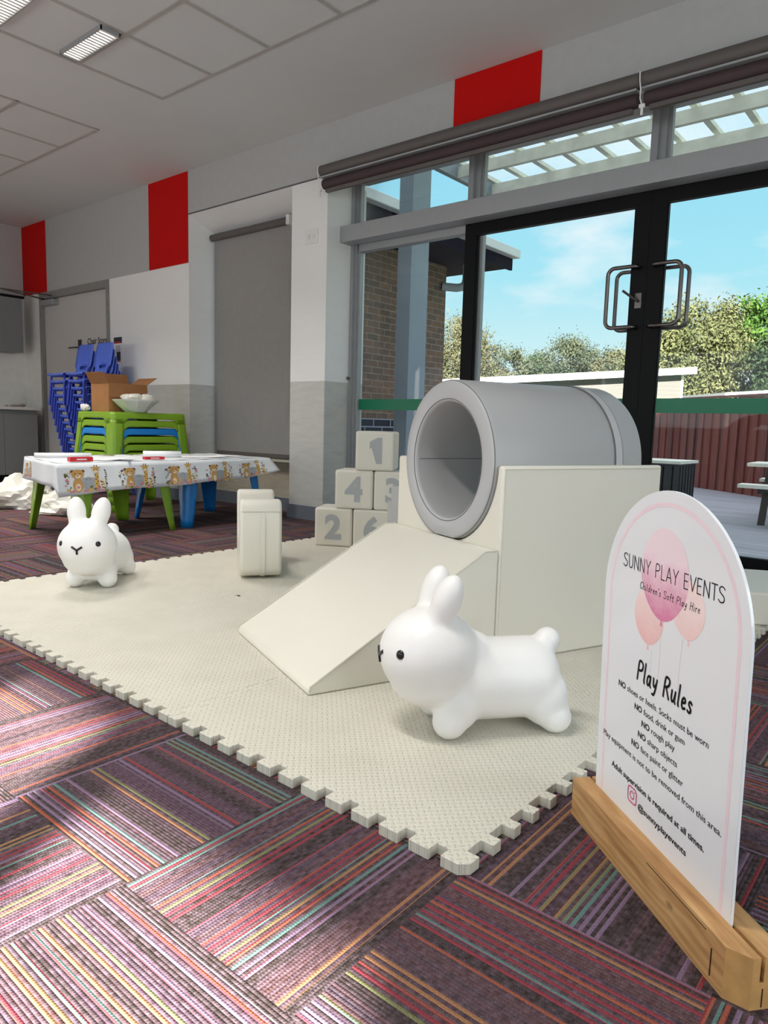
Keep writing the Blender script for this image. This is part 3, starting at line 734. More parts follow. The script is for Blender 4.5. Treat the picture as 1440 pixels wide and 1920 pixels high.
tube(bm, [(tb0+.02, TC-TI*math.cos(.03), TZ-TI*math.sin(.03)), (tb1-.02, TC-TI*math.cos(.03), TZ-TI*math.sin(.03))], .0016, 6)
obj('seam', bm, M_seam, t)

t = local_thing('soft_steps', 'grey foam step block half hidden between the cream box and the numbered cubes', 'soft play steps')
bm = B(); prism(bm, [(.752, 0), (.915, 0), (.915, .50), (.880, .50), (.880, .575), (.752, .575)], 'x', .77, 1.35); obj('body', bm, M_gvinyl, t, bevel=.006)

bm = B(); box(bm, -.75, .75, -.30, .30, 0, .15)
o = obj('soft_plank', bm, M_vinyl, None, bevel=.01, segs=3); o.location = (-.35, 3.98, MH); o.rotation_euler = (0, 0, .45)
tag(o, 'low cream foam plank on the mat behind the sign', 'soft play block')

# ================================================================== NUMBERED CUBES
CS = .268; CA = .521; CO = Vector((-3.495, 3.484, MH)); cu_, cv_ = Vector((math.cos(CA), math.sin(CA), 0)), Vector((-math.sin(CA), math.cos(CA), 0))
def cube_block(u, lev, dig, label, rot=0):
    c = CO + cu_*(u+CS/2) + cv_*(CS/2) + Vector((0, 0, lev*(CS+.0005)))
    t = thing('number_cube', label, 'foam cube', c, CA+rot, 'numbered foam cubes in a pyramid')
    h = CS/2-.001; bm = B(); box(bm, -h, h, -h, h, 0, CS-.001)
    # slight pillowing
    bmesh.ops.subdivide_edges(bm, edges=bm.edges, cuts=5, use_grid_fill=True)
    for v in bm.verts:
        p = v.co - Vector((0, 0, CS/2)); q = [abs(p[i])/h for i in range(3)]
        for i in range(3):
            if q[i] > .99:
                o1, o2 = [q[k] for k in range(3) if k != i]; p[i] *= 1 + .012*(1-min(1, o1)**2)*(1-min(1, o2)**2)
        if p.z < -h*.99: p.z = -CS/2
        v.co = p + Vector((0, 0, CS/2))
    ob = obj('cover', bm, M_vinyl, t, smooth=60, bevel=.016, segs=4)
    tb = text_bm(dig, .2, .0085); x0, x1, y0, y1 = bounds(tb); k = .178/(y1-y0); kx = min(k*1.0, .125/(x1-x0)); cx_ = (x0+x1)/2
    bm = B()
    if dig == '1':
        tb.free(); pts = [(.012, -.089), (.050, -.089), (.050, .089), (.020, .089), (-.034, .060), (-.034, .012), (.012, .034)]
        bm.faces.new([bm.verts.new((a, -h-.002, CS*.51+b)) for a, b in pts])
    else: join_bm(bm, tb, lambda c: Vector(((c.x-cx_)*kx, -h-.0020-c.z*.5, CS*.51+(c.y-(y0+y1)/2)*k)))
    bmesh.ops.triangulate(bm, faces=bm.faces)
    n_ = max(1, 1)
    for v in bm.verts:
        q1, q2 = v.co.x/h, (v.co.z-CS/2)/h; v.co.y -= .012*h*(1-q1*q1)*(1-q2*q2)*1.02
    obj('digit', bm, M_digit, t)
cube_block(0, 0, '2', 'cream foam cube with a grey 2, bottom left of the pyramid')
cube_block(CS+.004, 0, '6', 'cream foam cube with a grey 6, bottom row beside the 2')
cube_block(2*CS+.008, 0, '5', 'cream foam cube at the bottom right of the pyramid, hidden behind the ramp')
cube_block(.141, 1, '4', 'cream foam cube with a grey 4, left of the middle row')
cube_block(.141+CS+.004, 1, '3', 'cream foam cube with a grey 3, right of the middle row')
cube_block(.277, 2, '1', 'cream foam cube with a grey 1, on top of the pyramid', .03)

# ================================================================== ROCKER
t = thing('soft_rocker', 'narrow cream foam rocker seen end on, behind the far bunny', 'soft play rocker', (-3.185, 2.71, MH), math.radians(142.5))
outer = [(-.335, .415), (-.352, .36), (-.354, .25), (-.352, .10), (-.345, .045), (-.315, .014), (-.18, .002), (0, 0), (.18, .002), (.315, .014), (.345, .045), (.352, .10), (.354, .25), (.352, .36), (.335, .415)]
inner = [(.30, .432), (.235, .43), (.215, .40), (.19, .27), (.13, .19), (0, .165), (-.13, .19), (-.19, .27), (-.215, .40), (-.235, .43), (-.30, .432)]
bm = B(); prism(bm, outer + inner, 'y', -.112, .112); obj('body', bm, M_vinyl, t, bevel=.018, segs=4)
bm = B()
A = []
for i, (x, z) in enumerate(outer[1:-1]):
    r = 1.012; A.append([bm.verts.new((x*1.014, y, max(.0005, z-.003 if abs(x) < .3 else z))) for y in (-.022, -.020, .000, .002)])
for a, b_ in zip(A, A[1:]):
    for k in range(3): bm.faces.new((a[k], a[k+1], b_[k+1], b_[k]))
obj('strap', bm, M_vinyl, t, smooth=60)
for s in (-1, 1):
    bm = B(); tube(bm, [(s*.351, -.105, .372), (s*.352, .105, .372)], .0022, 6); obj('seam', bm, M_vinylpipe, t)

# ================================================================== BUNNIES
def make_bunny(name, label, loc, rz):
    t = thing(name, label, 'ride-on bunny toy', loc, rz, 'white rubber ride-on bunnies')
    bm = B(); Ry = lambda a: Matrix.Rotation(a, 3, 'Y'); Rx = lambda a: Matrix.Rotation(a, 3, 'X')
    ellipsoid(bm, (.205, 0, .222), (.143, .141, .131))                      # head
    ellipsoid(bm, (.200, 0, .160), (.120, .122, .092))                      # jowl
    ellipsoid(bm, (.145, 0, .125), (.085, .108, .100))                      # chest
    ellipsoid(bm, (.095, 0, .192), (.095, .090, .092))                      # nape
    for k_ in range(10): ellipsoid(bm, (.085-.02*k_, 0, .140), (.085, .116, .118))   # barrel
    ellipsoid(bm, (-.105, 0, .136), (.080, .116, .116))                     # rump
    ellipsoid(bm, (-.128, 0, .085), (.055, .108, .080))
    ellipsoid(bm, (-.150, 0, .246), (.039, .039, .039))                     # tail
    ellipsoid(bm, (-.135, 0, .212), (.035, .030, .04))
    for s in (-1, 1):
        ellipsoid(bm, (.162, s*.080, .048), (.050, .047, .050), Ry(.25))    # front feet
        ellipsoid(bm, (.140, s*.062, .088), (.068, .058, .075), Ry(.4))
        ellipsoid(bm, (-.148, s*.080, .046), (.050, .045, .048), Ry(-.35))  # hind feet
        ellipsoid(bm, (-.124, s*.064, .095), (.066, .056, .080), Ry(-.3))
        R = Rx(-s*.15) @ Ry(-.30)
        ellipsoid(bm, (.178, s*.060, .382), (.041, .047, .082), R)          # ears
        ellipsoid(bm, (.195, s*.052, .330), (.038, .040, .070), R)
    o = obj('body', bm, M_bunny, t)
    r = o.modifiers.new('skin', 'REMESH'); r.mode = 'VOXEL'; r.voxel_size = .006
    s_ = o.modifiers.new('smooth', 'SMOOTH'); s_.factor = .5; s_.iterations = 28
    bake(o)
    lo = min(v.co.z for v in o.data.vertices)
    for v in o.data.vertices: v.co.z -= lo
    for p in o.data.polygons: p.use_smooth = True
    # eyes and mouth follow the face surface
    from mathutils.bvhtree import BVHTree
    bv = BVHTree.FromPolygons([v.co for v in o.data.vertices], [p.vertices for p in o.data.polygons])
    def hit(az, z):
        d = Vector((math.cos(az), math.sin(az), 0)); c = Vector((.18, 0, z)); h = bv.ray_cast(c + d*.4, -d); return h[0], h[1]
    for s in (-1, 1):
        p, n = hit(s*.60, .246); bm = B(); q = n.to_track_quat('Z', 'Y').to_matrix()
        ellipsoid(bm, p - n*.001, (.0135, .0135, .006), q, 2); obj('eye', bm, M_eye, t, smooth=80)
    bm = B()
    def stroke(a, b, n=6):
        pts = []
        for i in range(n+1):
            k = i/n; h, nn = hit(a[0]+(b[0]-a[0])*k, a[1]+(b[1]-a[1])*k); pts.append(h+nn*.0005)
        tube(bm, pts, .0052, 8)
    stroke((-.15, .236), (0, .220)); stroke((.15, .236), (0, .220)); stroke((0, .222), (0, .200))
    obj('mouth', bm, M_eye, t, smooth=60)
    return t
# heads turn slightly: head direction is local +x
make_bunny('ride_on_bunny', 'white ride-on bunny in front of the ramp, head toward the left', (-.998, 1.745, MH), math.radians(-129))
make_bunny('ride_on_bunny', 'white ride-on bunny at the far left of the mat, facing the camera', (-3.47, 1.90, MH), math.radians(-48))

# ================================================================== SIGN
GLY = {  # stroke letters, x in em of cap height
 'S': (.50, [[(.46, .86), (.36, .98), (.22, 1.0), (.08, .93), (.04, .78), (.10, .62), (.25, .52), (.40, .42), (.46, .25), (.42, .09), (.28, .0), (.12, .02), (.02, .14)]]),
 'U': (.52, [[(.04, 1), (.04, .30), (.10, .08), (.25, 0), (.40, .08), (.46, .30), (.46, 1)]]),
 'N': (.54, [[(.04, 0), (.04, 1), (.48, 0), (.48, 1)]]),
 'Y': (.50, [[(.02, 1), (.25, .48), (.48, 1)], [(.25, .48), (.25, 0)]]),
 'P': (.48, [[(.05, 0), (.05, 1), (.26, 1), (.40, .92), (.44, .75), (.40, .58), (.26, .50), (.05, .50)]]),
 'L': (.42, [[(.05, 1), (.05, 0), (.38, 0)]]),
 'A': (.52, [[(.01, 0), (.25, 1), (.49, 0)], [(.09, .32), (.41, .32)]]),
 'E': (.44, [[(.38, 1), (.05, 1), (.05, 0), (.38, 0)], [(.05, .52), (.33, .52)]]),
 'V': (.50, [[(.01, 1), (.25, 0), (.49, 1)]]),
 'T': (.46, [[(.0, 1), (.46, 1)], [(.23, 1), (.23, 0)]]),
 'C': (.50, [[(.46, .82), (.36, .97), (.24, .98), (.10, .80), (.05, .50), (.10, .18), (.22, .03), (.36, .08), (.45, .22)]]),
 'H': (.50, [[(.06, 1), (.04, 0)], [(.42, 1), (.40, 0)], [(.04, .50), (.44, .55)]]),
 'R': (.52, [[(.05, 0), (.06, 1), (.28, 1.0), (.42, .90), (.42, .70), (.30, .55), (.07, .48)], [(.20, .50), (.48, .0)]]),
 'h': (.40, [[(.05, 1), (.04, 0)], [(.04, .35), (.16, .54), (.28, .52), (.32, .35), (.32, 0)]]),
 'i': (.18, [[(.07, .52), (.07, 0)], [(.07, .72), (.075, .76)]]),
 'l': (.18, [[(.07, 1.0), (.06, .1), (.11, 0)]]),
 'd': (.42, [[(.30, .42), (.18, .54), (.06, .38), (.05, .15), (.15, 0), (.28, .12), (.31, .42)], [(.33, 1), (.31, .1), (.36, 0)]]),
 'r': (.30, [[(.05, .54), (.05, 0)], [(.05, .32), (.14, .52), (.26, .52)]]),
 'e': (.38, [[(.05, .28), (.30, .33), (.28, .50), (.16, .55), (.06, .40), (.06, .15), (.16, .0), (.32, .08)]]),
 'n': (.40, [[(.05, .54), (.05, 0)], [(.05, .32), (.18, .54), (.30, .48), (.31, 0)]]),
 "'": (.14, [[(.08, 1.0), (.05, .82)]]),
 's': (.34, [[(.28, .46), (.18, .55), (.07, .46), (.10, .33), (.24, .22), (.26, .08), (.15, 0), (.03, .07)]]),
 'o': (.40, [[(.20, .54), (.08, .45), (.04, .26), (.09, .06), (.20, 0), (.31, .08), (.34, .28), (.30, .46), (.20, .54)]]),
 'f': (.32, [[(.32, .92), (.24, 1.0), (.15, .90), (.13, .5), (.12, -.02)], [(.02, .52), (.27, .54)]]),
 't': (.32, [[(.14, .85), (.12, .12), (.18, 0), (.27, .05)], [(.01, .54), (.27, .56)]]),
 'a': (.42, [[(.30, .44), (.18, .54), (.06, .40), (.05, .14), (.14, 0), (.26, .10), (.31, .44)], [(.31, .52), (.31, .1), (.37, 0)]]),
 'y': (.40, [[(.04, .54), (.08, .20), (.18, .12), (.30, .30)], [(.34, .54), (.28, .0), (.20, -.28), (.06, -.26)]]),
 'u': (.42, [[(.05, .54), (.05, .15), (.14, 0), (.26, .10), (.31, .40)], [(.32, .54), (.31, .08), (.37, 0)]]),
}
def stroke_text(bm, s, x0, z0, width, cap, w, y, slant=0.0, smooth=True):
    tot = sum(GLY[c][0] if c != ' ' else .30 for c in s) + .10*(len(s)-1); k = width/tot; cx_ = x0
    ndisc = 12
    for c in s:
        if c == ' ': cx_ += (.30+.10)*k; continue
        wd, strokes = GLY[c]
        for st in strokes:
            P_ = [Vector((cx_ + px*k + slant*pz*cap, z0+pz*cap)) for px, pz in st]
            if smooth and len(P_) > 3 and c not in 'NLEVATY':
                Q = []
                for i in range(len(P_)-1):
                    p0, p1, p2, p3 = P_[max(i-1, 0)], P_[i], P_[i+1], P_[min(i+2, len(P_)-1)]
                    # keep straight stems of U P R as they are
                    for j in range(4):
                        t_ = j/4
                        if (p2-p1).length > cap*.40: Q.append(p1.lerp(p2, t_))
                        else: Q.append(.5*((2*p1)+(p2-p0)*t_*(1 if (p1-p0).length < cap*.4 else .4)+(2*p0-5*p1+4*p2-p3)*0*t_+(p2-p1)*0) if False else p1.lerp(p2, t_) + ((p1-p0 if i else Vector((0, 0)))*.0))
                Q.append(P_[-1])
                # two rounds of corner smoothing
                for _ in range(2): Q = [Q[0]] + [(Q[i-1]+2*Q[i]+Q[i+1])/4 for i in range(1, len(Q)-1)] + [Q[-1]]
                P_ = Q
            for p, q in zip(P_, P_[1:]):
                d = q-p
                if d.length < 1e-7: continue
                n_ = Vector((-d.y, d.x)).normalized()*w/2
                bm.faces.new([bm.verts.new((v.x, y, v.y)) for v in (p+n_, p-n_, q-n_, q+n_)])
            for p in P_:
                bm.faces.new([bm.verts.new((p.x+w/2*math.cos(2*PI*i/ndisc), y, p.y+w/2*math.sin(2*PI*i/ndisc))) for i in range(ndisc)])
        cx_ += (wd+.10)*k
SW, SHH, SB = .464, .773, .050      # board width, height of apex, height of its foot in the slot
t = thing('play_rules_sign', 'white arched play rules sign standing in a slotted timber beam', 'sign', (-.583, 1.494, 0), -.696)
arch = [(SW/2+SW/2*math.cos(a), SHH-SW/2+SW/2*math.sin(a)) for a in [PI*i/64 for i in range(65)]]
TILT = .017
yf = -.0032     # print layer in front of the board face (front = -y)
def lean(o): o.rotation_euler = (TILT, 0, 0); return o
bm = B(); prism(bm, [(SW, SB)] + arch + [(0, SB)], 'y', -.003, .003); board = lean(obj('board', bm, M_board, t, bevel=.0006))
def bchild(name, bm, m): return obj(name, bm, m, board)
# pink border line
bm = B(); ins, lw = .022, .0085
def arch_pts(i): 
    r = SW/2-i; return [(SW-i, SB+.002)] + [(SW/2+r*math.cos(a), SHH-SW/2+r*math.sin(a)) for a in [PI*k/64 for k in range(65)]] + [(i, SB+.002)]
A_, B_ = arch_pts(ins), arch_pts(ins+lw); VA = [bm.verts.new((x, yf, z)) for x, z in A_]; VB = [bm.verts.new((x, yf, z)) for x, z in B_]
for i in range(len(VA)-1): bm.faces.new((VA[i], VA[i+1], VB[i+1], VB[i]))
bchild('border_print', bm, M_pinkline)
def balloon(cx_, cz_, rx, rz_, lean_, y, m, name='balloon_print'):
    bm = B(); pts = []
    for i in range(56):
        a = 2*PI*i/56; x, z = rx*math.cos(a), rz_*math.sin(a)
        if z < 0: x *= 1-.16*(z/rz_)**2
        pts.append((cx_+x*math.cos(lean_)-z*math.sin(lean_), cz_+x*math.sin(lean_)+z*math.cos(lean_)))
    bm.faces.new([bm.verts.new((x, y, z)) for x, z in pts])
    bot = (cx_+rz_*math.sin(lean_), cz_-rz_*math.cos(lean_))
    bm.faces.new([bm.verts.new(p) for p in ((bot[0]-.004, y, bot[1]-.010), (bot[0]+.004, y, bot[1]-.010), (bot[0]+.0012, y, bot[1]+.002), (bot[0]-.0012, y, bot[1]+.002))])
    return bchild(name, bm, m)
balloon(.176, .523, .052, .056, .05, yf, M_bal2); balloon(.298, .568, .050, .054, .15, yf-.0001, M_bal2); balloon(.219, .614, .078, .088, .0, yf-.0002, M_bal1)
for pts in ([(.192, .462), (.193, .44), (.190, .415)], [(.219, .520), (.221, .46), (.218, .405)], [(.289, .512), (.284, .46), (.283, .410)]):
    bm = B()
    for p, q in zip(pts, pts[1:]): bm.faces.new([bm.verts.new((a, yf, b)) for a, b in ((p[0]-.0006, p[1]), (p[0]+.0006, p[1]), (q[0]+.0006, q[1]), (q[0]-.0006, q[1]))])
    bchild('balloon_string_print', bm, M_string)
yt = yf-.0004
bm = B(); stroke_text(bm, 'SUNNY PLAY EVENTS', .072, .604, .323, .027, .0022, yt); bchild('heading_lettering', bm, M_ink)
bm = B(); stroke_text(bm, "Children's Soft Play Hire", .139, .5705, .194, .0145, .0014, yt, .12); bchild('tagline_lettering', bm, M_ink)
bm = B(); stroke_text(bm, 'Play Rules', .146, .387, .182, .040, .0052, yt, .12); bchild('title_lettering', bm, M_ink)
def line(parts, x0, x1, z0, name, cap=.0125):
    """parts = [(text, bold)] laid out and scaled to span x0..x1"""
    items = []; cur = 0
    for s, b in parts:
        tb = text_bm(s, 1, .004+b*.024, 0); a0, a1, c0, c1 = bounds(tb); items.append((tb, cur-a0)); cur += (a1-a0) + .36
    cur -= .36; k = (x1-x0)/cur; kz = cap/.72
    bm = B()
    for tb, off in items: join_bm(bm, tb, lambda c, off=off: Vector((x0+(c.x+off)*k, yt, z0+c.y*kz)))
    bchild(name, bm, M_ink)
line([('NO', 1), ('shoes or heels. Socks must be worn', 0)], .078, .380, .3485, 'rule_lettering')
line([('NO', 1), ('food, drink or gum', 0)], .144, .314, .3235, 'rule_lettering')
line([('NO', 1), ('rough play', 0)], .173, .286, .2985, 'rule_lettering')
line([('NO', 1), ('sharp objects', 0)], .162, .296, .2725, 'rule_lettering')
line([('NO', 1), ('face paint or glitter', 0)], .140, .317, .2460, 'rule_lettering')
line([('Play equipment is not to be removed from this area.', 0)], .026, .428, .2170, 'rule_lettering')
line([('Adult supervision is required at all times.', .75)], .067, .387, .1640, 'supervision_lettering')
line([('@sunnyplayevents', .75)], .177, .339, .1260, 'account_lettering')
# camera-outline badge
def ring2(bm, outer_, inner_):
    VA = [bm.verts.new((x, yt, z)) for x, z in outer_]; VB = [bm.verts.new((x, yt, z)) for x, z in inner_]; n = len(VA)
    for i in range(n): bm.faces.new((VA[i], VA[(i+1) % n], VB[(i+1) % n], VB[i]))
bm = B(); cx_, cz_ = .1535, .1415
ring2(bm, rrect(cx_-.0175, cx_+.0175, cz_-.0175, cz_+.0175, .009), rrect(cx_-.0145, cx_+.0145, cz_-.0145, cz_+.0145, .0065))
ring2(bm, [(cx_+.0088*math.cos(2*PI*i/32), cz_+.0088*math.sin(2*PI*i/32)) for i in range(32)], [(cx_+.006*math.cos(2*PI*i/32), cz_+.006*math.sin(2*PI*i/32)) for i in range(32)])
bm.faces.new([bm.verts.new((cx_+.0095+.0019*math.cos(2*PI*i/16), yt, cz_+.0095+.0019*math.sin(2*PI*i/16))) for i in range(16)])
bchild('camera_badge', bm, M_instapink)
# slotted timber beam: two halves of wood under the slot joined below, chamfered ends
BL0, BL1, BH, BT = -.030, .508, .087, .044
bm = B(); ch = .034
def beam_outline(y0, y1, c0, c1):
    # plan outline with chamfered outer corners at both ends
    return [(BL0, y0), (BL1, y0), (BL1+c0, y0+c0*.8) if False else (BL1+.030, y0+.022), (BL1+.030, y1-.022), (BL1, y1), (BL0, y1)]
outl = [(BL0, -BT), (BL1, -BT), (BL1+.030, -BT+.026), (BL1+.030, BT-.010), (BL1+.018, BT), (BL0, BT)]
# lower body
prism(bm, outl, 'z', 0, .046)
front = [(BL0, -BT), (BL1, -BT), (BL1+.030, -BT+.026), (BL1+.030, -.0047), (BL0, -.0047)]
back = [(BL0, .0026), (BL1+.030, .0026), (BL1+.030, BT-.010), (BL1+.018, BT), (BL0, BT)]
prism(bm, front, 'z', .046, BH); prism(bm, back, 'z', .046, BH)
for f in bm.faces:
    if abs(f.normal.x) > .5 or (f.calc_center_median().x > BL1+.001 and abs(f.normal.z) < .5): f.material_index = 1
bm.normal_update()
for f in bm.faces:
    c = f.calc_center_median()
    f.material_index = 1 if (abs(f.normal.z) < .5 and (c.x > BL1+.002 or c.x < BL0+.001)) else 0
base = obj('timber_base', bm, [M_wood, M_endgrain], t)
M_crack = mat('dark_crack', srgb(60, 34, 18), .9)   # drying cracks and the saw cut at the end
for q in ((.28, .46, -BT-.0006, -BT+.002, .0795, .0808), (.475, .478, -BT-.0006, -BT+.002, .012, .06), (BL1+.0295, BL1+.0306, .001, .003, .004, .035)): obj('timber_crack', bx(*q), M_crack, base)

# ================================================================== KIDS' TABLES
TH = .55
def table_parts(t, W_, D_, m):
    """moulded stacking table, local origin at centre of foot print; W_ along x, D_ along y (at top)"""
    hx, hy = W_/2, D_/2; fl = .050; th = .004
    bm = B()
    o_ = rrect(-hx, hx, -hy, hy, .05); prism(bm, o_, 'z', TH-.020, TH)
    obj('tabletop', bm, m, t, bevel=.006)
    # apron skirt: outer shell following the rounded rectangle, with an arch cut between legs
    def sk(name, za, zb, keep):
        bm = B(); per = []
        for (x, y) in rrect(-hx, hx, -hy, hy, .05, 6): per.append((x, y))
        # densify
        P2 = []
        for a, b in zip(per, per[1:]+per[:1]):
            d = math.hypot(b[0]-a[0], b[1]-a[1]); n = max(1, int(d/.02))
            for i in range(n): P2.append((a[0]+(b[0]-a[0])*i/n, a[1]+(b[1]-a[1])*i/n))
        return P2
    per = sk('', 0, 0, None)
    def out(p, z):
        k = (TH-z)/TH*fl; r = math.hypot(abs(p[0])/hx, abs(p[1])/hy)
        return Vector((p[0]*(1+k/hx), p[1]*(1+k/hy), z))
    n = len(per)
    def strip(zfun, name):
        bm = B(); prev = None; vs = []
        for p in per:
            zb = zfun(p)
            if zb is None: vs.append(None); continue
            zt = TH-.004; col = []
            for j in range(5):
                z = zt+(zb-zt)*j/4; col.append(bm.verts.new(out(p, z)))
            vs.append(col)
        for i in range(n):
            a, b = vs[i], vs[(i+1) % n]
            if a and b:
                for j in range(4): bm.faces.new((a[j], b[j], b[j+1], a[j+1]))
        bmesh.ops.recalc_face_normals(bm, faces=bm.faces)
        return bm
    def dist(p):   # distance from nearest corner along the perimeter edge
        return max(hx-abs(p[0]) if hy-abs(p[1]) < .05 else 0, hy-abs(p[1]) if hx-abs(p[0]) < .05 else 0)
    def apz(p):
        d = dist(p); a = .062
        if d < .11: return TH-.105
        if d < .17: return TH-.105+.045*math.sin((d-.11)/.06*PI/2)
        return TH-.060
    o = obj('apron', strip(apz, 'apron'), m, t, smooth=50); md = o.modifiers.new('shell', 'SOLIDIFY'); md.thickness = th; md.offset = -1
    for sx in (-1, 1):
        for sy in (-1, 1):
            def lz(p, sx=sx, sy=sy):
                if p[0]*sx < 0 or p[1]*sy < 0: return None
                d = dist(p)
                if d > .125: return None
                return 0
            bm = B(); vs = []
            for p in per:
                if lz(p) is None: vs.append(None); continue
                d = dist(p); colv = []
                for j in range(9):
                    z = (TH-.06) + (0-(TH-.06))*j/8
                    k = j/8; lim = .125*(1-k)**1.0 + .062*k      # leg narrows downward
                    q = p
                    if d > lim:
                        # pull toward the corner
                        s = lim
                        if hy-abs(p[1]) < .05 and hx-abs(p[0]) >= .05-1e-6: q = (math.copysign(hx-s, p[0]), p[1])
                        elif hx-abs(p[0]) < .05: q = (p[0], math.copysign(hy-s, p[1]))
                    colv.append(bm.verts.new(out(q, z)))
                vs.append(colv)
            for i in range(n):
                a, b = vs[i], vs[(i+1) % n]
                if a and b:
                    for j in range(8):
                        try: bm.faces.new((a[j], b[j], b[j+1], a[j+1]))
                        except ValueError: pass
            bmesh.ops.remove_doubles(bm, verts=bm.verts, dist=.0004)
            o = obj('leg', bm, m, t, smooth=50); md = o.modifiers.new('shell', 'SOLIDIFY'); md.thickness = th*1.4; md.offset = -1
tc_ = 0
def table_thing(label, loc, m, group, W_=.80, D_=.84, rz=0):
    t = thing('kids_table', label, 'table', loc, rz, group); table_parts(t, W_, D_, m); return t
g_long = 'tables under the animal cloth'
table_thing('green plastic kids table under the left half of the animal tablecloth', (-5.205, 2.86, 0), M_green, g_long, .70, .73)
table_thing('sky blue plastic kids table under the right half of the animal tablecloth', (-5.245, 3.79, 0), M_blue, g_long, .70, .74)
stack_c = (-6.42, 3.855)
st = [(M_green, 'green kids table lowest in the stack, standing on the carpet'), (M_green, 'green kids table second from the bottom of the stack'), (M_green, 'green kids table directly under the blue one in the stack'),
      (M_blue, 'sky blue kids table in the stack of green ones'), (M_green, 'green kids table directly above the blue one in the stack'), (M_green, 'green kids table on top of the stack, under the cardboard box')]
TP = .075
for i, (m, lb) in enumerate(st): table_thing(lb, (stack_c[0], stack_c[1], i*TP), m, 'stacked kids tables by the wall', .66, .79)
ST = TH + 5*TP

# ------------------------------------------------------------------ tablecloth with animal print
M_cloth = mat('white_plastic_cloth', srgb(226, 229, 233), .4, var=.02, bump=.15, bscale=14, bdist=.01)
PC = [M_cloth] + [mat(n_, c_, .5) for n_, c_ in (('tan_print', srgb(196, 150, 84)), ('brown_print', srgb(112, 74, 40)), ('elephant_grey_print', srgb(164, 168, 174)), ('rose_print', srgb(206, 128, 140)), ('olive_leaf_print', srgb(110, 116, 70)), ('charcoal_print', srgb(64, 58, 58)), ('yellow_print', srgb(212, 170, 88)), ('cream_print', srgb(232, 214, 184)))]
X0, X1, Y0, Y1, CT = -.46, .395, -.99, .93, TH+.003
SK = lambda x: .17*(X1-x)/(X1-X0)
rnd = random.Random(3)
def wob(a, f, ph=0): return math.sin(a*f+ph)
def front_pt(y, d):
    """point on the front flap; d = distance down from the top edge"""
    k = (y-Y0)/(Y1-Y0); o = .012 + d*.16 + .012*wob(y, 9)*(d/.2) + .006*wob(y, 23, 1)*(d/.2) + max(0, k-.9)*d*3.0
    return Vector((X1+min(o, .5), y + max(0, k-.88)*d*2.5, CT-d*(1-.06*k) + max(0, k-.86)*d*2.2))
def left_pt(x, d):
    return Vector((x, Y0+SK(x)-d*.12-.008*wob(x, 14)*(d/.2), CT-d))
bm = B()
def gridf(f, us, ds, mi=0):
    V = [[bm.verts.new(f(u, d)) for d in ds] for u in us]
    for i in range(len(us)-1):
        for j in range(len(ds)-1): bm.faces.new((V[i][j], V[i+1][j], V[i+1][j+1], V[i][j+1])).material_index = mi
ys = [Y0+(Y1-Y0)*i/60 for i in range(61)]; xs_ = [X0+(X1-X0)*i/30 for i in range(31)]
hem = lambda y: .225 - .06*(y-Y0)/(Y1-Y0) + .008*wob(y, 7, 2)
V = [[bm.verts.new(front_pt(y, hem(y)*j/6)) for j in range(7)] for y in ys]
for i in range(60):
    for j in range(6): bm.faces.new((V[i][j], V[i+1][j], V[i+1][j+1], V[i][j+1]))
gridf(lambda x, d: left_pt(x, d), xs_, [.165*j/6 for j in range(7)])
for j in range(6):   # gusset closing the near-left corner
    d0, d1 = j/6, (j+1)/6
    bm.faces.new([bm.verts.new(q) for q in (front_pt(Y0, hem(Y0)*d0), front_pt(Y0, hem(Y0)*d1), left_pt(X1, .165*d1), left_pt(X1, .165*d0))])
gridf(lambda x, y: Vector((x, y+SK(x)*(Y1-y)/(Y1-Y0), CT + .0015*wob(x*3+y*5, 6)+.0015)), xs_, ys)
gridf(lambda y, d: Vector((X0-d*.1, y+.17*(Y1-y)/(Y1-Y0), CT-d)), ys, [.15*j/4 for j in range(5)])
gridf(lambda x, d: Vector((x, Y1+.01+d*.5, CT-d)), xs_, [.13*j/4 for j in range(5)])
bmesh.ops.remove_doubles(bm, verts=bm.verts, dist=.02 if False else .0001)
# corner gussets close the cloth at the near-left corner
cl = thing('tablecloth', 'white plastic tablecloth printed with jungle animals over the two kids tables', 'tablecloth', (-5.235, 3.31, 0), 0)
o = obj('cloth', bm, PC, cl, smooth=50)
md = o.modifiers.new('thickness', 'SOLIDIFY'); md.thickness = .0012; md.offset = 1
def blob(bm, f, cu, cd, ru, rd, mi, n=12, a=0.0, lift=.0030):
    """flat printed blot at (u, d) on the cloth surface f"""
    vs = []; c0 = f(cu, cd); e1 = (f(cu+.01, cd)-c0); e2 = (f(cu, cd+.01)-c0); nn = e1.cross(e2).normalized()
    if nn.dot(Vector((4.9, -3.6, .88))-c0) < 0: nn = -nn
    for i in range(n):
        t_ = 2*PI*i/n; x, z = ru*math.cos(t_), rd*math.sin(t_); u, d = cu+x*math.cos(a)-z*math.sin(a), cd+x*math.sin(a)+z*math.cos(a)
        vs.append(bm.verts.new(f(u, d)+nn*lift))
    bm.faces.new(vs).material_index = mi
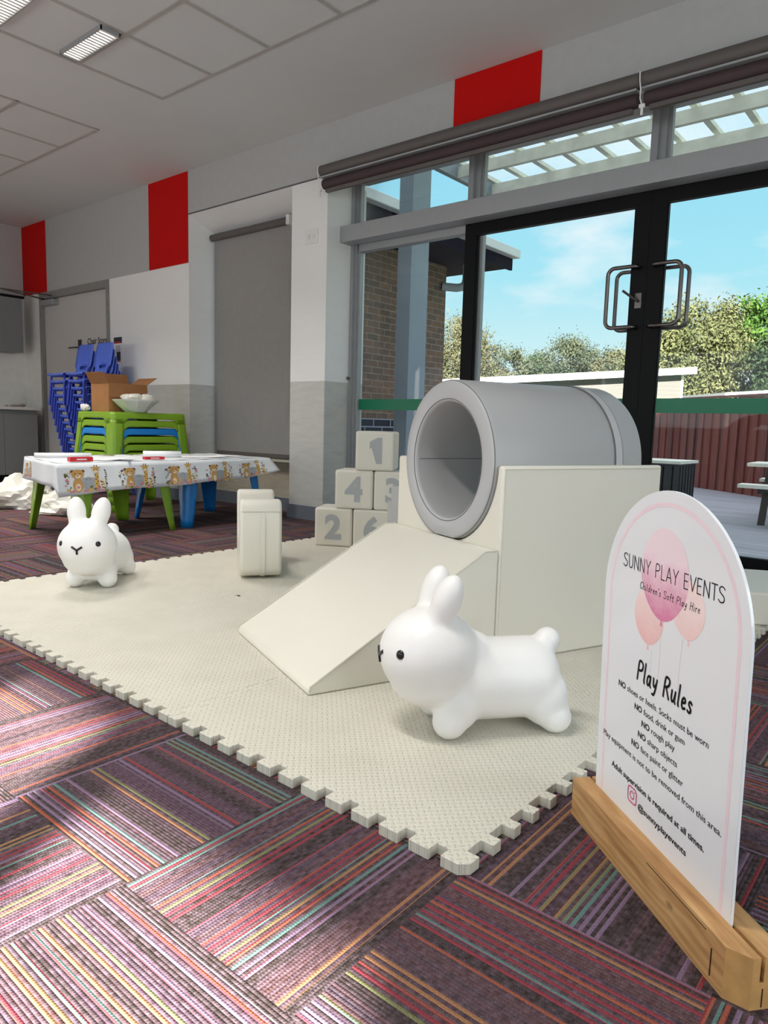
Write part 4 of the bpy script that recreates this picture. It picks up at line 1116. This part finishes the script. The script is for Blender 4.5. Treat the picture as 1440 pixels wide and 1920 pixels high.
def motif(bm, f, u, d0, s, sg=1):
    """lion cub, elephant, giraffe and foliage; u to the right of the viewer is +sg"""
    L_ = .0030; r = random.Random(int(u*1000))
    W3 = 1.55
    def b(x, y, rx, ry, mi, a=0, k=0): blob(bm, f, u+sg*x*s*W3, d0+y*s, rx*s*(1.3 if mi in (5, 6, 4) else W3), ry*s*1.08, mi, a=a*sg, lift=L_+k*.0003)
    for i in range(10): b(-.40+r.uniform(-.07, .10), .30+.075*i, .035, .022, 5 if i % 3 else 4, r.uniform(-1, 1), 0)
    for i in range(10): b(.44+r.uniform(-.06, .06), .25+.08*i, .035, .02, 5 if i % 3 else 6, r.uniform(-1, 1), 0)
    b(-.18, .74, .12, .24, 1, 0, 1); b(-.18, .36, .145, .155, 1, 0, 2); b(-.30, .26, .05, .05, 2, 0, 1); b(-.06, .26, .05, .05, 2, 0, 1)
    b(-.18, .44, .07, .06, 8, 0, 3); b(-.235, .34, .016, .018, 6, 0, 4); b(-.125, .34, .016, .018, 6, 0, 4); b(-.18, .42, .026, .016, 2, 0, 4); b(-.18, .82, .06, .12, 8, 0, 3)
    b(.06, .76, .14, .19, 3, 0, 2); b(.06, .58, .10, .11, 3, 0, 3); b(-.04, .58, .06, .09, 3, .2, 3); b(.16, .58, .06, .09, 3, -.2, 3); b(.05, .76, .03, .13, 3, .15, 4); b(.02, .56, .012, .014, 6, 0, 5); b(.10, .56, .012, .014, 6, 0, 5)
    b(.26, .62, .055, .36, 7, .06, 3); b(.25, .22, .07, .10, 7, .2, 4); b(.18, .15, .05, .022, 1, .3, 3); b(.32, .15, .05, .022, 1, -.3, 3); b(.22, .10, .012, .05, 2, 0, 3); b(.28, .10, .012, .05, 2, 0, 3); b(.25, .29, .045, .04, 8, 0, 5); b(.225, .21, .012, .014, 6, 0, 5); b(.28, .21, .012, .014, 6, 0, 5)
    for i in range(7): b(.235+.045*(i % 2)+.004*i, .40+.08*i, .018, .022, 2, .4, 4)
    b(.40, .74, .075, .17, 8, 0, 3); b(.38, .66, .06, .02, 6, .4, 4); b(.40, .76, .06, .018, 6, -.3, 4); b(.41, .86, .06, .02, 6, .2, 4)
    for i in range(12): b(r.uniform(-.42, .48), .90+r.uniform(-.10, .08), .05, .042, (4, 5, 4, 7)[i % 4], r.uniform(-1, 1), 5)
    for i in range(8): b(r.choice((-.42, .46))+r.uniform(-.05, .05), .45+r.uniform(-.15, .4), .045, .035, (4, 8, 5, 6)[i % 4], r.uniform(-1, 1), 1)
    b(-.02, .95, .06, .045, 4, 0, 6)
bm = B()
for y, q in ((-.79, .20), (-.395, .195), (-.01, .19), (.36, .18), (.70, .165)): motif(bm, front_pt, y, .008, q, 1)
motif(bm, left_pt, -.30, .015, .13, 1)
topf = lambda y, x: Vector((x, y+SK(x)*(Y1-y)/(Y1-Y0), CT+.003))
for y in (-.8, -.35, .1, .55):
    for k in range(14): blob(bm, topf, y+rnd.uniform(-.14, .14), X0+.10+rnd.uniform(-.05, .05), .02, .016, rnd.choice((1, 2, 4, 5, 7)), lift=.002)
obj('animal_print', bm, PC, cl)

# papers and packets on the cloth
ZT = CT+.006
def sheet_thing(label, c, a, w_, h_, curl=0.0, nm='paper_sheet', m=None, cat='paper', lift=0):
    bm = B(); n = 10; V = []
    for i in range(n+1):
        k = i/n-.5; V.append([bm.verts.new((k*w_, s*h_/2, curl*(2*k)**2 if k > 0 else 0)) for s in (-1, 1)])
    for i in range(n): bm.faces.new((V[i][0], V[i+1][0], V[i+1][1], V[i][1]))
    o = obj(nm, bm, m or M_paper); o.location = (c[0], c[1], ZT+.0015+lift); o.rotation_euler = (0, 0, a)
    md = o.modifiers.new('thickness', 'SOLIDIFY'); md.thickness = .0012; md.offset = 1
    return tag(o, label, cat, 'papers on the animal tablecloth')
def roll_thing(label, c, a, L_, r, m=None, turns=2.2):
    bm = B(); n = 44; V = []
    for i in range(n+1):
        th = turns*2*PI*i/n; rr = r*(.55+.45*i/n); V.append([bm.verts.new((s*L_/2, rr*math.cos(th), r+rr*math.sin(th))) for s in (-1, 1)])
    for i in range(n): bm.faces.new((V[i][0], V[i+1][0], V[i+1][1], V[i][1]))
    o = obj('paper_roll', bm, m or M_paper, smooth=60); o.location = (c[0], c[1], ZT+.001); o.rotation_euler = (0, 0, a)
    md = o.modifiers.new('thickness', 'SOLIDIFY'); md.thickness = .0012; md.offset = 1
    return tag(o, label, 'paper roll', 'paper rolls on the animal tablecloth')
roll_thing('flattened white paper roll at the left end of the animal tablecloth', (-5.33, 2.62), 1.25, .40, .019)
roll_thing('white paper roll near the middle of the animal tablecloth, its end open', (-5.15, 3.36), 1.05, .30, .026)
sheet_thing('large white sheet lying beside the left red packet', (-5.02, 2.80), .9, .36, .24, .03)
sheet_thing('white sheet lying to the right of the middle paper roll', (-5.08, 3.70), 1.3, .40, .20, .012)
sheet_thing('small white sheet at the right end of the animal tablecloth', (-5.10, 4.02), .5, .22, .16, .0, lift=.0)
def packet(label, c, a, w_, d_, h_=.025):
    t = thing('card_packet', label, 'packet', (c[0], c[1], ZT), a, 'red packets on the animal tablecloth')
    obj('box', bx(-w_/2, w_/2, -d_/2, d_/2, 0, h_), M_redpack, t, bevel=.001)
    obj('label_print', bx(-w_*.22, w_*.22, -d_/2-.0006, -d_/2, h_*.35, h_*.65), M_paper, t)
packet('red packet near the left end of the animal tablecloth', (-4.90, 2.53), 1.45, .16, .06, .030)
packet('red packet in front of the open paper roll', (-4.93, 3.14), 1.45, .16, .05, .020)

# ------------------------------------------------------------------ things on the table stack
ZS = ST+.001
t = thing('cardboard_box', 'open brown cardboard box on top of the green table stack', 'box', (-6.47, 3.74, ZS), 0)
cx0, cx1, cy0, cy1, ch_ = -.16, .16, -.19, .215, .27; w_ = .004
bm = B()
box(bm, cx0, cx1, cy0, cy1, 0, w_); box(bm, cx0, cx0+w_, cy0, cy1, w_, ch_); box(bm, cx1-w_, cx1, cy0, cy1, w_, ch_); box(bm, cx0+w_, cx1-w_, cy0, cy0+w_, w_, ch_); box(bm, cx0+w_, cx1-w_, cy1-w_, cy1, w_, ch_)
obj('body', bm, M_card, t)
def flap(a, b, out_, up, inset):
    bm = B(); a, b, o_ = Vector(a), Vector(b), Vector(out_); d = (b-a).normalized()
    p = [a, b, b+o_-d*inset, a+o_+d*inset]; V = [bm.verts.new(x) for x in p]; bm.faces.new(V); ob = obj('flap', bm, M_cardin, t); md = ob.modifiers.new('thickness', 'SOLIDIFY'); md.thickness = .004
flap((cx0, cy0, ch_), (cx1, cy0, ch_), (0, -.055, .10), 1, 0); flap((cx1, cy1, ch_), (cx0, cy1, ch_), (0, .11, .075), 1, .0)
flap((cx0, cy1, ch_), (cx0, cy0, ch_), (-.05, 0, .105), 1, 0); flap((cx1, cy0, ch_), (cx1, cy1, ch_), (.02, 0, -.13), 1, 0)
t = thing('bowl', 'white faceted bowl heaped with wrapped things on the green table stack', 'bowl', (-6.20, 3.76, ZS), .2)
bm = B(); n = 10
for (r0, z0), (r1, z1) in zip([(.10, 0), (.215, .115), (.205, .115), (.095, .008)], [(.215, .115), (.205, .115), (.095, .008), (.10, 0)]): pass
lathe(bm, [(.095, 0), (.215, .105), (.222, .118), (.208, .116), (.09, .010)], 10); obj('bowl_body', bm, mat('frosted_white_plastic', srgb(214, 216, 210), .3), t)
bm = B(); r = random.Random(5)
for i in range(9):
    a = r.uniform(0, 2*PI); q = r.uniform(0, .11); ellipsoid(bm, (q*math.cos(a), q*math.sin(a), .115+r.uniform(0, .03)), (r.uniform(.04, .07), r.uniform(.03, .05), r.uniform(.02, .035)), Matrix.Rotation(r.uniform(0, 3), 3, 'Z'), 2)
ellipsoid(bm, (.02, .12, .125), (.06, .085, .055), None, 3)
for v in bm.verts: v.co += Vector((noise.noise(v.co*30), noise.noise(v.co*30+Vector((5, 0, 0))), noise.noise(v.co*30+Vector((0, 5, 0)))))*.012
ob = obj('wrapped_contents', bm, M_bag, t, smooth=30)
bm = B(); ellipsoid(bm, (0, 0, .034), (.045, .055, .034), None, 3)
for v in bm.verts: v.co += v.co.normalized()*noise.noise(v.co*45)*.018
bm.verts.ensure_lookup_table(); lo = min(v.co.z for v in bm.verts)
for v in bm.verts: v.co.z -= lo
o = obj('crumpled_paper', bm, M_paper, smooth=20); o.location = (-6.42, 3.345 if False else 3.35, ZS); o.location = (-6.62, 3.44, ZS); o.location = (-6.40, 3.46, ZS) if False else (-6.60, 3.42, ZS); o.scale = (1.1, .75, 1)
o.location = (-6.655, 3.50, ZS); tag(o, 'ball of crumpled white paper beside the cardboard box', 'paper')

# plastic bags on the floor
def bag(label, c, rx, ry, h_, seed):
    bm = B(); ellipsoid(bm, (0, 0, 0), (1, 1, 1), None, 4); off = Vector((seed*7.1, seed*3.3, 0))
    for v in bm.verts:
        p = v.co.copy(); k = 1 + .34*noise.noise(p*1.5+off) + .15*noise.noise(p*3.7+off) + .05*noise.noise(p*9+off)
        z = p.z; v.co = Vector((p.x*rx*k, p.y*ry*k, max(0, (z*.75+.25))*h_*k*(1 if z > 0 else 1)))
    o = obj('plastic_bag', bm, M_bag, smooth=22); o.location = (c[0], c[1], 0); return tag(o, label, 'plastic bag', 'white bags on the carpet behind the tables')
bag('slumped white plastic bag at the left photo edge, on the carpet behind the table', (-7.05, 3.02), .32, .33, .27, 1)
bag('flat white plastic bag between the green table legs on the carpet', (-6.32 if False else -6.75, 3.62 if False else 3.55), .36, .42, .21, 2) if False else bag('flat white plastic bag between the green table legs on the carpet', (-6.35, 3.10), .34, .22, .20, 2)

# ------------------------------------------------------------------ stacked chairs
def make_chair():
    t = thing('kids_chair', 'x', 'chair', (0, 0, 0), 0)
    # front = -y ; seat height .36
    bm = B(); n = 8; prof = [(-.145, .328), (-.148, .346), (-.138, .357), (-.10, .358), (0, .350), (.10, .352), (.14, .362)]
    V = [[bm.verts.new((x*(.175-.01*(y > .05))/1, y, z - .008*(1-(x)**2))) for x in [-1+2*i/n for i in range(n+1)]] for y, z in prof]
    for a, b in zip(V, V[1:]):
        for i in range(n): bm.faces.new((a[i], a[i+1], b[i+1], b[i]))
    o = obj('seat', bm, M_chair, t, smooth=50); md = o.modifiers.new('shell', 'SOLIDIFY'); md.thickness = .010; md.offset = -1
    bm = B(); prof = [(.14, .362, .150), (.155, .385, .125), (.165, .42, .120), (.178, .455, .172), (.19, .52, .176), (.205, .60, .174), (.215, .66, .168), (.222, .695, .15), (.228, .705, .13)]
    V = [[bm.verts.new((x*hw, y + .014*(1-x*x), z)) for x in [-1+2*i/n for i in range(n+1)]] for y, z, hw in prof]
    for q, (a, b) in enumerate(zip(V, V[1:])):
        for i in range(n):
            if q == 2 and 2 <= i <= 5: continue      # hand slot
            bm.faces.new((a[i], a[i+1], b[i+1], b[i]))
    o = obj('backrest', bm, M_chair, t, smooth=50); md = o.modifiers.new('shell', 'SOLIDIFY'); md.thickness = .010; md.offset = 1
    for s in (-1, 1):
        bm = B(); tube(bm, [(s*.150, -.11, .335), (s*.172, -.135, .006), (s*.172, -.135, 0)], .013, 8); obj('leg', bm, M_chairleg, t, smooth=50)
        bm = B(); tube(bm, [(s*.150, .12, .340), (s*.172, .185, .006), (s*.172, .185, 0)], .013, 8); obj('leg', bm, M_chairleg, t, smooth=50)
    bm = B()
    for s in (-1, 1): tube(bm, [(s*.150, -.11, .330), (s*.150, .12, .330)], .010, 8)
    tube(bm, [(-.151, -.111, .322), (.151, -.111, .322)], .011, 8)
    obj('under_frame', bm, M_chairleg, t, smooth=50)
    return t
ordn = ['topmost', 'second', 'third', 'fourth', 'fifth', 'sixth', 'seventh', 'eighth', 'ninth', 'tenth', 'eleventh', 'twelfth', 'thirteenth', 'bottom']
proto = make_chair(); first = True; NCH = 14
for cx_, nm in ((-7.955, 'left-hand chair stack by the door handle'), (-7.53, 'right-hand chair stack beside the wall notice')):
    for i in range(NCH):
        c = proto if first else copy_tree(proto); first = False
        c.location = (cx_, 4.245-.020*i, i*.0762); k = NCH-1-i
        c['label'] = ('blue plastic chair, %s in the %s' % (ordn[k], nm)) if k in (0, 13) else ('blue plastic chair, %s from the top in the %s' % (ordn[k], nm))
        c['group'] = 'blue chairs in the ' + nm

# ================================================================== OUTSIDE
struct('ground', bx(-60, 40, 4.97, 90, -.5, -.32), M_grass)
bm = B(); prism(bm, [(-7.0, 4.97), (1.5+2, 4.97), (3.5, 7.2), (-2.3, 11.55), (-5.4, 14.2), (-7.0, 14.2)], 'z', -.30, -.04); struct('ground_deck', bm, M_deck)
# brick wing on the left
t = thing('brick_building', 'tan brick wing with navy eaves seen through the left glass', 'building', (0, 0, 0))
obj('wall', bx(-9.5, -6.3, 5.05, 8.96, -.3, 3.22), M_brick, t)
obj('eave', bx(-9.5, -5.60, 5.05, 9.55, 3.22, 3.34), M_navy, t)
obj('fascia', bx(-5.60, -5.56, 5.05, 9.60, 3.20, 3.40), M_navy, t)
bm = B(); box(bm, -5.56, -5.44, 5.05, 9.62, 3.36, 3.48); obj('gutter', bm, M_fascia, t, bevel=.01)
bm = B(); prism(bm, [(-5.45, 3.42), (-9.5, 4.1), (-9.5, 3.36), (-5.6, 3.36)], 'y', 5.05, 9.55); obj('roof', bm, M_fascia, t)
bm = B(); tube(bm, [(-5.98, 9.02, 3.22), (-5.98, 9.02, 3.02), (-5.995, 9.015, 2.95), (-6.04, 9.0, 2.91), (-6.11, 8.97, 2.90), (-6.29, 8.86, 2.92)], .06, 14); obj('downpipe', bm, M_pvc, t, smooth=50)
# pergola
t = thing('pergola', 'weathered white pergola with translucent roof sheets outside the doors', 'pergola', (0, 0, 0))
obj('post', bx(-4.52, -4.356, 5.60, 5.88, -.04, 3.41), M_post, t)
obj('post', bx(3.2, 3.36, 5.60, 5.76, -.04, 3.42), M_post, t)
bm = B(); box(bm, -4.43, -4.37, 5.05, 7.12, 3.41, 3.55); obj('beam', bm, M_galv, t)
for y in (5.68, 6.35, 7.02): obj('beam', bx(-4.37, 4.2, y, y+.05, 3.415, 3.525), M_beam, t)
for i in range(26): obj('batten', bx(-4.40+i*.33, -4.345+i*.33, 5.05, 7.3, 3.551, 3.59), M_beam, t)
bm = B(); n = 300
V = [[bm.verts.new((-4.5+8.8*i/n, y, 3.612+.010*math.sin(i*2*PI/4.5))) for y in (5.03, 7.35)] for i in range(n+1)]
for a, b in zip(V, V[1:]): bm.faces.new((a[0], b[0], b[1], a[1]))
obj('roof_sheet', bm, M_sheet, t, smooth=60)
# paling fence, turned to the building
fa, fb = Vector((-7.2, 15.7, 0)), Vector((1.6, 8.2, 0)); fd = fb-fa
t = thing('paling_fence', 'red-brown timber paling fence beyond the deck', 'fence', fa, math.atan2(fd.y, fd.x)); FL = fd.length
bm = B(); r = random.Random(11); i = 0
while i*.11 < FL:
    x = i*.11; h_ = 1.43+r.uniform(-.012, .012); box(bm, x-.008, x+.118, -.012 if i % 2 else .012, .008 if i % 2 else .03, -.04, h_); i += 1
obj('palings', bm, M_fence, t)
bm = B()
for z in (.2, 1.18): box(bm, 0, FL, .03, .075, z, z+.09)
obj('rail', bm, M_fence, t)
bm = B(); box(bm, 0, FL, -.03, .06, 1.445, 1.475); obj('capping', bm, M_fence, t)
# outdoor boxes and bench on the deck
t = thing('outdoor_cupboard', 'dark slatted outdoor cupboard with a pale top, behind the box on the deck', 'cupboard', (-2.80, 8.12, -.04), 0)
obj('top', bx(-.42, .42, -.32, .32, .58, .61), M_beam, t)
obj('body', bx(-.40, .40, -.29, .29, 0, .58), mat('dark_slats', srgb(58, 62, 66), .6), t)
bm = B()
for i in range(8): box(bm, -.37+i*.1, -.355+i*.1, -.295, -.28, .02, .56)
for i in range(6): box(bm, .39, .405, -.26+i*.1, -.245+i*.1, .02, .56)
obj('slat_gap', bm, M_black, t)
t = thing('picnic_table', 'pale timber picnic table on the deck by the fence, at the right edge', 'table', (-1.08, 8.5, -.04), .05)
obj('tabletop', bx(-.75, .75, -.32, .32, .585, .62), M_beam, t)
for y in (-.62, .62): obj('bench_seat', bx(-.75, .75, y-.12, y+.12, .385, .42), M_beam, t)
for x in (-.55, .55):
    bm = B(); box(bm, x-.03, x+.03, -.66, .66, .33, .385); prism(bm, [(-.5, 0), (-.43, 0), (-.12, .585), (-.2, .585)], 'x', x-.03, x+.03); prism(bm, [(.5, 0), (.43, 0), (.12, .585), (.2, .585)], 'x', x-.03, x+.03); obj('leg', bm, mat('dark_timber', srgb(72, 66, 64), .8), t)
# low buildings beyond the fence
t = thing('outbuilding', 'low cream outbuilding with a pale skillion roof beyond the fence', 'building', (-6.32, 21.2, -.32), math.atan2(21.27-17.38, -6.23+10.85) + 0)
bm = B(); prism(bm, [(-9.0, 0), (-.25, 0), (-.25, 2.80), (-9.0, 2.15)], 'y', .15, 4.5); obj('wall', bm, M_clad, t)
bm = B(); prism(bm, [(-9.3, 2.13), (.05, 2.83), (.05, 3.02), (-9.3, 2.32)], 'y', -.15, 4.8); obj('roof', bm, M_roofw, t)
obj('corner_trim', bx(-.26, -.2, .12, .2, 0, 2.80), M_fascia, t)
t = thing('shed', 'low shed whose white roof shows over the fence at the right edge', 'shed', (-4.2, 23.2, -.32), .75)
obj('wall', bx(-1.6, 5, .1, 3, 0, 2.2), M_clad, t)
bm = B(); prism(bm, [(-2.0, 2.26), (5.2, 2.80), (5.2, 2.92), (-2.0, 2.34)], 'y', -.15, 3.2); obj('roof', bm, M_roofw, t)

# trees
def tree(label, x, y, h_, crowns, lm, nleaf, seed, ls=.22, group='trees beyond the fence'):
    r = random.Random(seed)
    t = thing('tree', label, 'tree', (x, y, -.32), 0, group)
    bm = B(); tube(bm, [(0, 0, 0), (.1, .05, h_*.3), (-.05, 0, h_*.62)], .24, 8, taper=[1, .75, .4])
    for c in crowns: tube(bm, [(0, 0, h_*.28), (c[0]*.6, c[1]*.6, c[2]*.82)], .10, 6, taper=[1, .4])
    obj('trunk', bm, M_trunk, t, smooth=60)
    bm = B(); vol = sum(c[3]*c[4]*c[5] for c in crowns)
    for (cx_, cy_, cz_, rx, ry, rz_) in crowns:
        nclump = max(10, int(34*(rx*ry*rz_)**.5)); cl_ = []
        for k in range(nclump):
            v = Vector((r.gauss(0, 1), r.gauss(0, 1), r.gauss(0, 1))).normalized()*(r.uniform(.45, 1)**.6)
            cl_.append((Vector((cx_+v.x*rx, cy_+v.y*ry, cz_+v.z*rz_)), r.uniform(.22, .40)*min(rx, rz_)))
        for k in range(int(3.4*nleaf*rx*ry*rz_/vol)):
            c, cr = r.choice(cl_); p = c + Vector((r.gauss(0, .5), r.gauss(0, .5), r.gauss(0, .45)))*cr
            n_ = (p-c + Vector((r.uniform(-1, 1), r.uniform(-1, 1), r.uniform(-.6, 1)))*cr*.8).normalized()
            u = n_.orthogonal().normalized(); u.rotate(Matrix.Rotation(r.uniform(0, 6.28), 3, n_)); w_ = n_.cross(u); s = .72*ls*r.uniform(.6, 1.2)
            bm.faces.new([bm.verts.new(q) for q in (p-u*s*.5, p-w_*s*.22+u*s*.05, p+u*s*.5, p+w_*s*.22+u*s*.05)])
    obj('crown', bm, lm, t); return t
tree('pale olive tree beyond the fence, beside the brick wing', -22.8, 33.8, 7.4, [(0, 0, 4.6, 2.0, 1.8, 2.4), (1.2, .9, 3.4, 1.6, 1.4, 1.7), (-1.4, -.8, 3.6, 1.6, 1.4, 2.0)], M_leaf_olive, 9000, 1)
tree('grey-green tree showing right of the black door stile', -20.6, 35.6, 6.0, [(0, 0, 4.0, 1.4, 1.3, 1.8), (1.2, .9, 3.5, 1.3, 1.2, 1.5)], M_leaf_grey, 5000, 2)
tree('small dark grey-green tree low behind the outbuilding roof', -19.2, 37.0, 5.2, [(0, 0, 3.9, 1.3, 1.2, 1.5), (1.1, .9, 3.4, 1.1, 1.1, 1.3)], M_leaf_dark, 4000, 3)
tree('rounded grey-green tree in the middle of the tree line', -18.2, 38.2, 6.0, [(0, 0, 4.4, 1.8, 1.5, 1.9), (-1.4, -1.0, 3.9, 1.4, 1.2, 1.6), (1.4, 1.1, 3.9, 1.4, 1.3, 1.7)], M_leaf_grey, 8000, 4)
tree('small brownish tree just left of the meeting door stiles', -16.1, 39.6, 6.4, [(0, 0, 4.7, .9, .9, 1.1), (.7, .6, 3.9, 1.3, 1.2, 1.3), (-.8, -.6, 4.0, 1.0, .9, 1.1)], M_leaf_olive, 5000, 5)
tree('large yellow-green conifer right of the meeting door stiles', -10.3, 35.2, 7.9, [(0, 0, 4.9, 2.2, 2.0, 2.3), (-1.5, -1.2, 3.5, 1.7, 1.5, 2.1), (1.3, 1.1, 3.9, 1.8, 1.6, 2.2), (.2, .2, 2.6, 2.4, 2.0, 1.6)], M_leaf_yel, 18000, 6, .26)
tree('bright green broadleaf tree at the right edge behind the conifer', -7.2, 37.2, 8.6, [(0, 0, 6.0, 2.2, 2.0, 1.8), (1.6, 1.2, 5.2, 2.0, 1.8, 2.1)], M_leaf_bright, 9000, 7, .30)
tree('dark green tree at the right edge above the white shed roof', -6.2, 33.6, 6.6, [(0, 0, 3.6, 1.6, 1.5, 2.2), (1.5, 1.2, 3.6, 1.6, 1.5, 2.4)], M_leaf_dark, 9000, 8, .28)
